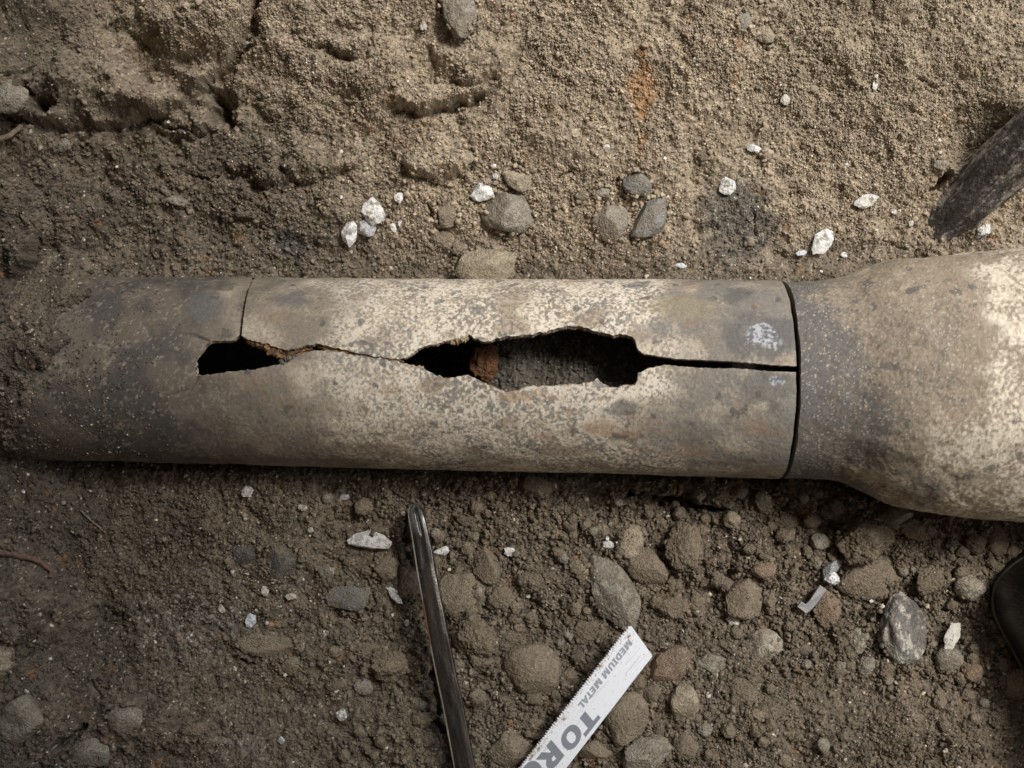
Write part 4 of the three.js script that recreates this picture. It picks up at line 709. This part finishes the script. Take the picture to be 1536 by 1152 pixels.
// ---------------------------------------------------------------- dark stake leaning out of its hole
{
  const foot = P(1420, 327, 0.02), head = P(1650, 118, 0.11), axis = head.clone().sub(foot), len = axis.length(), stake = thing('dark_stake', foot);
  tag(stake, 'dark weathered wooden stake slanting out of a hole in the sand', 'stake');
  stake.quaternion.setFromUnitVectors(new THREE.Vector3(0, 1, 0), axis.normalize());
  const col = (u, a) => { const st = fbm3(u * 4, Math.cos(a) * 4, Math.sin(a) * 4, 3), f = noise3(u * 60, Math.cos(a) * 16, Math.sin(a) * 16), g = noise3(u * 22, Math.cos(a) * 22, Math.sin(a) * 22), k = 0.7 + 0.6 * hash(Math.round(u * 500), Math.round(a * 60), 2); let c = mixc([0.075, 0.066, 0.062], [0.31, 0.285, 0.26], ss(0.0, 0.4, st + 0.35 * f)); c = mixc(c, [0.3, 0.25, 0.18], 0.8 * ss(0.38, 0.6, g * 0.5 + st + 0.2 * f)); return [c[0] * k, c[1] * k, c[2] * k]; };
  const R = (u, a) => mix(0.0160, 0.0170, u) * (1 + 0.08 * noise3(u * 7, Math.cos(a) * 1.4, Math.sin(a) * 1.4) + 0.09 * noise3(u * 6, Math.cos(a) * 5, Math.sin(a) * 5) + 0.035 * noise3(u * 16, Math.cos(a) * 13, Math.sin(a) * 13) + 0.02 * noise3(u * 60, Math.cos(a) * 14, Math.sin(a) * 14)) * (u < 0.05 ? 0.8 + 4 * u : 1);
  const shaft = grid(300, 200, (u, v) => { const a = v * Math.PI * 2, r = R(u, a); return [Math.cos(a) * r, mix(-0.02, len, u), Math.sin(a) * r, col(u, a), u * len / 0.06, a * 0.3]; });
  const end = grid(12, 60, (u, v) => { const a = v * Math.PI * 2, r = R(1, a) * u; return [Math.cos(a) * r, len, Math.sin(a) * r, [0.12, 0.1, 0.08]]; }), end0 = grid(12, 60, (u, v) => { const a = v * Math.PI * 2, r = R(0, a) * u; return [Math.cos(a) * r, -0.02, Math.sin(a) * r, [0.08, 0.07, 0.06]]; });
  mesh('shaft', mergeGeometries([shaft, end, end0]), new THREE.MeshStandardMaterial({ vertexColors: true, roughness: 0.75, bumpMap: grainMap, bumpScale: 0.0008 }), stake);
}
// ---------------------------------------------------------------- black boot at the right edge
{
  const b = thing('rubber_boot', P(1580, 893, 0.012)); tag(b, 'black shiny boot toe with a thin pale welt at the edge of the stones', 'boot');
  // plan of the sole: toe towards -x, leg outside to the right; heights rise towards the instep
  const plan = (t) => { const a = t * Math.PI * 2, c = Math.cos(a), s = Math.sin(a), L = c < 0 ? 0.032 : 0.21; return [Math.sign(c) * L * Math.abs(c) ** 0.8, 0.040 * Math.sign(s) * Math.abs(s) ** 0.75]; };
  const black = new THREE.MeshPhysicalMaterial({ color: new THREE.Color().setRGB(0.012, 0.012, 0.012), roughness: 0.38, bumpMap: grainMap, bumpScale: 0.0006 });
  const top = grid(60, 120, (u, v) => { const [x, z] = plan(v), e = Math.pow(Math.sin(u * Math.PI / 2), 0.75), k = Math.cos(u * Math.PI / 2) ** 0.55, h = 0.012 + (0.048 + 0.08 * ss(-0.02, 0.16, x * k)) * e; return [x * k, h + 0.0012 * fbm2(x * 90, z * 90 + u * 6, 3, 3), z * k, [1, 1, 1]]; });
  top.deleteAttribute('color'); mesh('upper', top, black, b);
  const welt = grid(7, 120, (u, v) => { const [x, z] = plan(v), a = u * Math.PI - Math.PI / 2, k = 1 + 0.018 * Math.cos(a); return [x * k, 0.0105 + 0.0022 * Math.sin(a), z * k, [0.11, 0.105, 0.095]]; });
  tag(mesh('welt', welt, new THREE.MeshStandardMaterial({ vertexColors: true, roughness: 0.5 }), b), 'thin pale welt');
  const sole = grid(4, 120, (u, v) => { const [x, z] = plan(v); return [x * (1.01 + 0.01 * u), mix(0.0105, -0.004, u), z * (1.01 + 0.01 * u), [0.02, 0.02, 0.02]]; }); mesh('sole', sole, M.stone, b);
  b.rotation.y = -1.08;
}
// ---------------------------------------------------------------- roots and straws
function strand(name, L, rad, colour, label, category, up = 0.003) {
  const pts = L.map(([a, b]) => { const h = standing(a, b) + up; return P(a, b, h); }), at = pts[0].clone(), curve = new THREE.CatmullRomCurve3(pts.map((p) => p.sub(at)));
  const g = new THREE.TubeGeometry(curve, 60, rad, 8), p = g.attributes.position, col = new Float32Array(p.count * 3);
  for (let i = 0; i < p.count; i++) { const k = 0.75 + 0.5 * hash(Math.round(p.getX(i) * 3000), Math.round(p.getZ(i) * 3000), 3); col.set(colour.map((c) => c * k), i * 3); p.setXYZ(i, p.getX(i) + rad * 0.35 * noise3(p.getX(i) * 300, 1, p.getZ(i) * 300), p.getY(i), p.getZ(i) + rad * 0.35 * noise3(p.getX(i) * 300, 7, p.getZ(i) * 300)); }
  g.setAttribute('color', new THREE.BufferAttribute(col, 3)); g.computeVertexNormals();
  const m = mesh(name, g, M.stone); m.position.copy(at); return tag(m, label, category);
}
strand('root', [[-30, 822], [0, 828], [24, 833], [52, 839], [68, 848], [78, 858], [76, 866]], 0.0017, [0.24, 0.15, 0.115], 'pinkish brown root curling in from the left over dark earth', 'root', 0.004);
strand('root', [[-30, 212], [0, 207], [14, 203], [24, 196], [31, 188]], 0.0013, [0.42, 0.34, 0.25], 'short pale root by the rock under the ledge', 'root', 0.005);
strand('straw', [[122, 766], [136, 780], [148, 790], [158, 799]], 0.0006, [0.42, 0.37, 0.27], 'thin pale straw in the dark earth left under the pipe', 'straw', 0.002);
strand('rootlet', [[628, 1066], [634, 1071], [643, 1070], [654, 1067]], 0.0006, [0.45, 0.38, 0.34], 'thin pale rootlet left of the lower black bar', 'root', 0.002);
strand('straw', [[1328, 1020], [1326, 1032], [1325, 1041]], 0.0007, [0.45, 0.38, 0.28], 'short straw below the blotched dark stone', 'straw', 0.002);
strand('rootlet', [[602, 258], [598, 268], [592, 280]], 0.0004, [0.3, 0.25, 0.18], 'hair thin rootlet on the bank above the heap of chips', 'root', 0.002);
strand('rootlet', [[645, 100], [648, 112], [646, 120]], 0.0004, [0.36, 0.3, 0.2], 'hair thin rootlet on the overhanging ledge', 'root', 0.002);
strand('straw', [[178, 772], [186, 771], [196, 772]], 0.0005, [0.34, 0.31, 0.22], 'tiny straw right of the thin pale straw', 'straw', 0.002);

// ---------------------------------------------------------------- loose grains nobody could count
function grainShape(k) { const g0 = new THREE.IcosahedronGeometry(1, 1); g0.deleteAttribute('normal'); g0.deleteAttribute('uv'); const g = mergeVertices(g0), p = g.attributes.position; for (let i = 0; i < p.count; i++) { const s = 0.6 + 0.65 * hash(i, k, 3); p.setXYZ(i, p.getX(i) * s, p.getY(i) * s * 0.85, p.getZ(i) * s); } g.computeVertexNormals(); return g; }
function scatter(name, label, category, n, k, size, colour, where) {
  const im = new THREE.InstancedMesh(grainShape(k), M.grain, n), d = new THREE.Object3D(), c = new THREE.Color(); let i = 0;
  for (let t = 0; t < n * 12 && i < n; t++) {
    const px = rr(-20, 1556), py = rr(-20, 1172), w = where(px, py); if (rnd() > w) continue;
    let x = (px - 768) / F * 0.92, z = (py - 576) / F * 0.92, y = groundY(x, z); const q = qOf(x, z), top = pipeTop(x, z);
    if (top > y && x < XcutR) { if (rnd() > 0.55 * ss(330, 60, q[0]) * (k === 1 ? 1 : ss(120, 40, q[0]))) continue; y = top; }
    else if (x > XcutR && Math.abs(z - hubZ(x)) < hubR(x)) { continue; const rad = hubR(x), e = (z - hubZ(x)) / rad; y = AX.y(x) + rad * Math.sqrt(Math.max(0, 1 - e * e)); }
    const s = size(); d.position.set(x, y + s * 0.25, z); d.rotation.set(rr(0, 6.3), rr(0, 6.3), rr(0, 6.3)); d.scale.set(s * rr(0.75, 1.3), s * rr(0.6, 1), s * rr(0.75, 1.3)); d.updateMatrix(); im.setMatrixAt(i, d.matrix);
    if (k === 2 || k === 3) { const vx = 768 + x * F / (HC - y), vy = 576 + z * F / (HC - y); if (CHIPS.some(([a, b, r]) => Math.hypot(vx - a, vy - b) < r + 3)) continue; }
    const e = x > XcutR && y > 0.06 ? [rr(0.2, 0.5), 0, 0].map((v, j, a) => a[0] * [1, 0.84, 0.6][j]) : colour(q[0], q[1]); im.setColorAt(i, c.setRGB(e[0], e[1], e[2])); i++;
  }
  im.count = i; im.name = name; im.castShadow = im.receiveShadow = true; scene.add(im); return tag(im, label, category, null, 'stuff');
}
const tinted = (f0, f1) => (qx, qy) => { const c = soilColour(qx, qy, 0), k = rr(f0, f1); return [c[0] * k, c[1] * k, c[2] * k]; };
scatter('sand_grains', 'fine sand grains covering the trench earth', 'sand', 190000, 1, () => rr(0.00026, 0.0007), (x, y) => (rnd() < 0.02 ? [0.55, 0.5, 0.42] : tinted(0.75, 1.5)(x, y)), (x, y) => (0.35 + 0.6 * sandAt(x, y)) * (0.3 + 0.7 * ss(-0.2, 0.2, fbm2(x / 75, y / 75, 55, 3) - 0.05)));
scatter('soil_crumbs', 'brown soil crumbs strewn over the trench floor', 'soil crumbs', 52000, 2, () => 0.0005 + 0.0010 * rnd() ** 2, tinted(0.8, 1.35), (x, y) => 0.045 + 0.85 * crumbAt(x, y));
scatter('pea_gravel', 'coarse soil crumbs and grit between the stones below the pipe', 'grit', 5200, 3, () => 0.0011 + 0.0010 * rnd() ** 2, tinted(0.85, 1.35), (x, y) => 0.03 + 0.95 * crumbAt(x, y) ** 2 * clamp(0.5 + 1.6 * fbm2(x / 60, y / 60, 77, 2)));
scatter('lime_specks', 'tiny white specks of lime scattered on the earth', 'lime specks', 700, 4, () => 0.0003 + 0.0009 * rnd() ** 3, () => { const k = rr(0.45, 0.75); return [k, k * 0.97, k * 0.92]; }, (x, y) => 0.1 + Math.exp(-(((x - 400) / 90) ** 2) - (((y - 920) / 70) ** 2)) + 0.5 * Math.exp(-(((x - 580) / 40) ** 2) - (((y - 320) / 30) ** 2)));

{ // earth banked against the stones and dusted over them
  const n = 30000, im = new THREE.InstancedMesh(grainShape(6), M.grain, n), d = new THREE.Object3D(), c = new THREE.Color(); let i = 0;
  for (const [x0, z0, ax, az, rot, y0, ay, kind] of BEDS) {
    const round = Math.round((ax + az) / 0.00022), dust = kind === 'clod' ? 1 : kind === 'brown' || kind === 'red' ? 0.5 : 0.2;
    for (let t = 0; t < round * 2.2 && i < n; t++) {
      const a = rr(0, 6.283), top = t > round * 1.2; if (top && rnd() > dust) continue;
      const low = noise2(Math.cos(a) * 1.5 + x0 * 99, Math.sin(a) * 1.5 + z0 * 99, 5), r = top ? Math.sqrt(rnd()) * 0.92 : rr(0.97, 1.16) + 0.06 * low, u = Math.cos(a) * r * ax, v = Math.sin(a) * r * az;
      if (top && noise2(u * 260 + x0 * 50, v * 260, 6) < 0.1) continue;
      const x = x0 + u * Math.cos(rot) - v * Math.sin(rot), z = z0 + u * Math.sin(rot) + v * Math.cos(rot), y = top ? y0 + ay * 0.93 * Math.sqrt(1 - r * r) : Math.max(groundY(x, z) + rr(0, 0.0016), r < 0.99 ? y0 + ay * 0.8 * Math.sqrt(1 - r * r) : -1), s = top ? rr(0.00025, 0.0006) : 0.0005 + 0.0013 * rnd() ** 2;
      d.position.set(x, y, z); d.rotation.set(rr(0, 6.3), rr(0, 6.3), rr(0, 6.3)); d.scale.set(s * rr(0.75, 1.3), s * rr(0.6, 1), s * rr(0.75, 1.3)); d.updateMatrix(); im.setMatrixAt(i, d.matrix);
      const q = qOf(x, z), e = soilColour(q[0], q[1], 0), k = rr(0.8, 1.4); im.setColorAt(i++, c.setRGB(e[0] * k, e[1] * k, e[2] * k));
    }
  }
  im.count = i; im.name = 'banked_crumbs'; im.castShadow = im.receiveShadow = true; scene.add(im); tag(im, 'fine crumbs of earth banked against the stones', 'soil crumbs', null, 'stuff');
}
renderer.render(scene, camera);
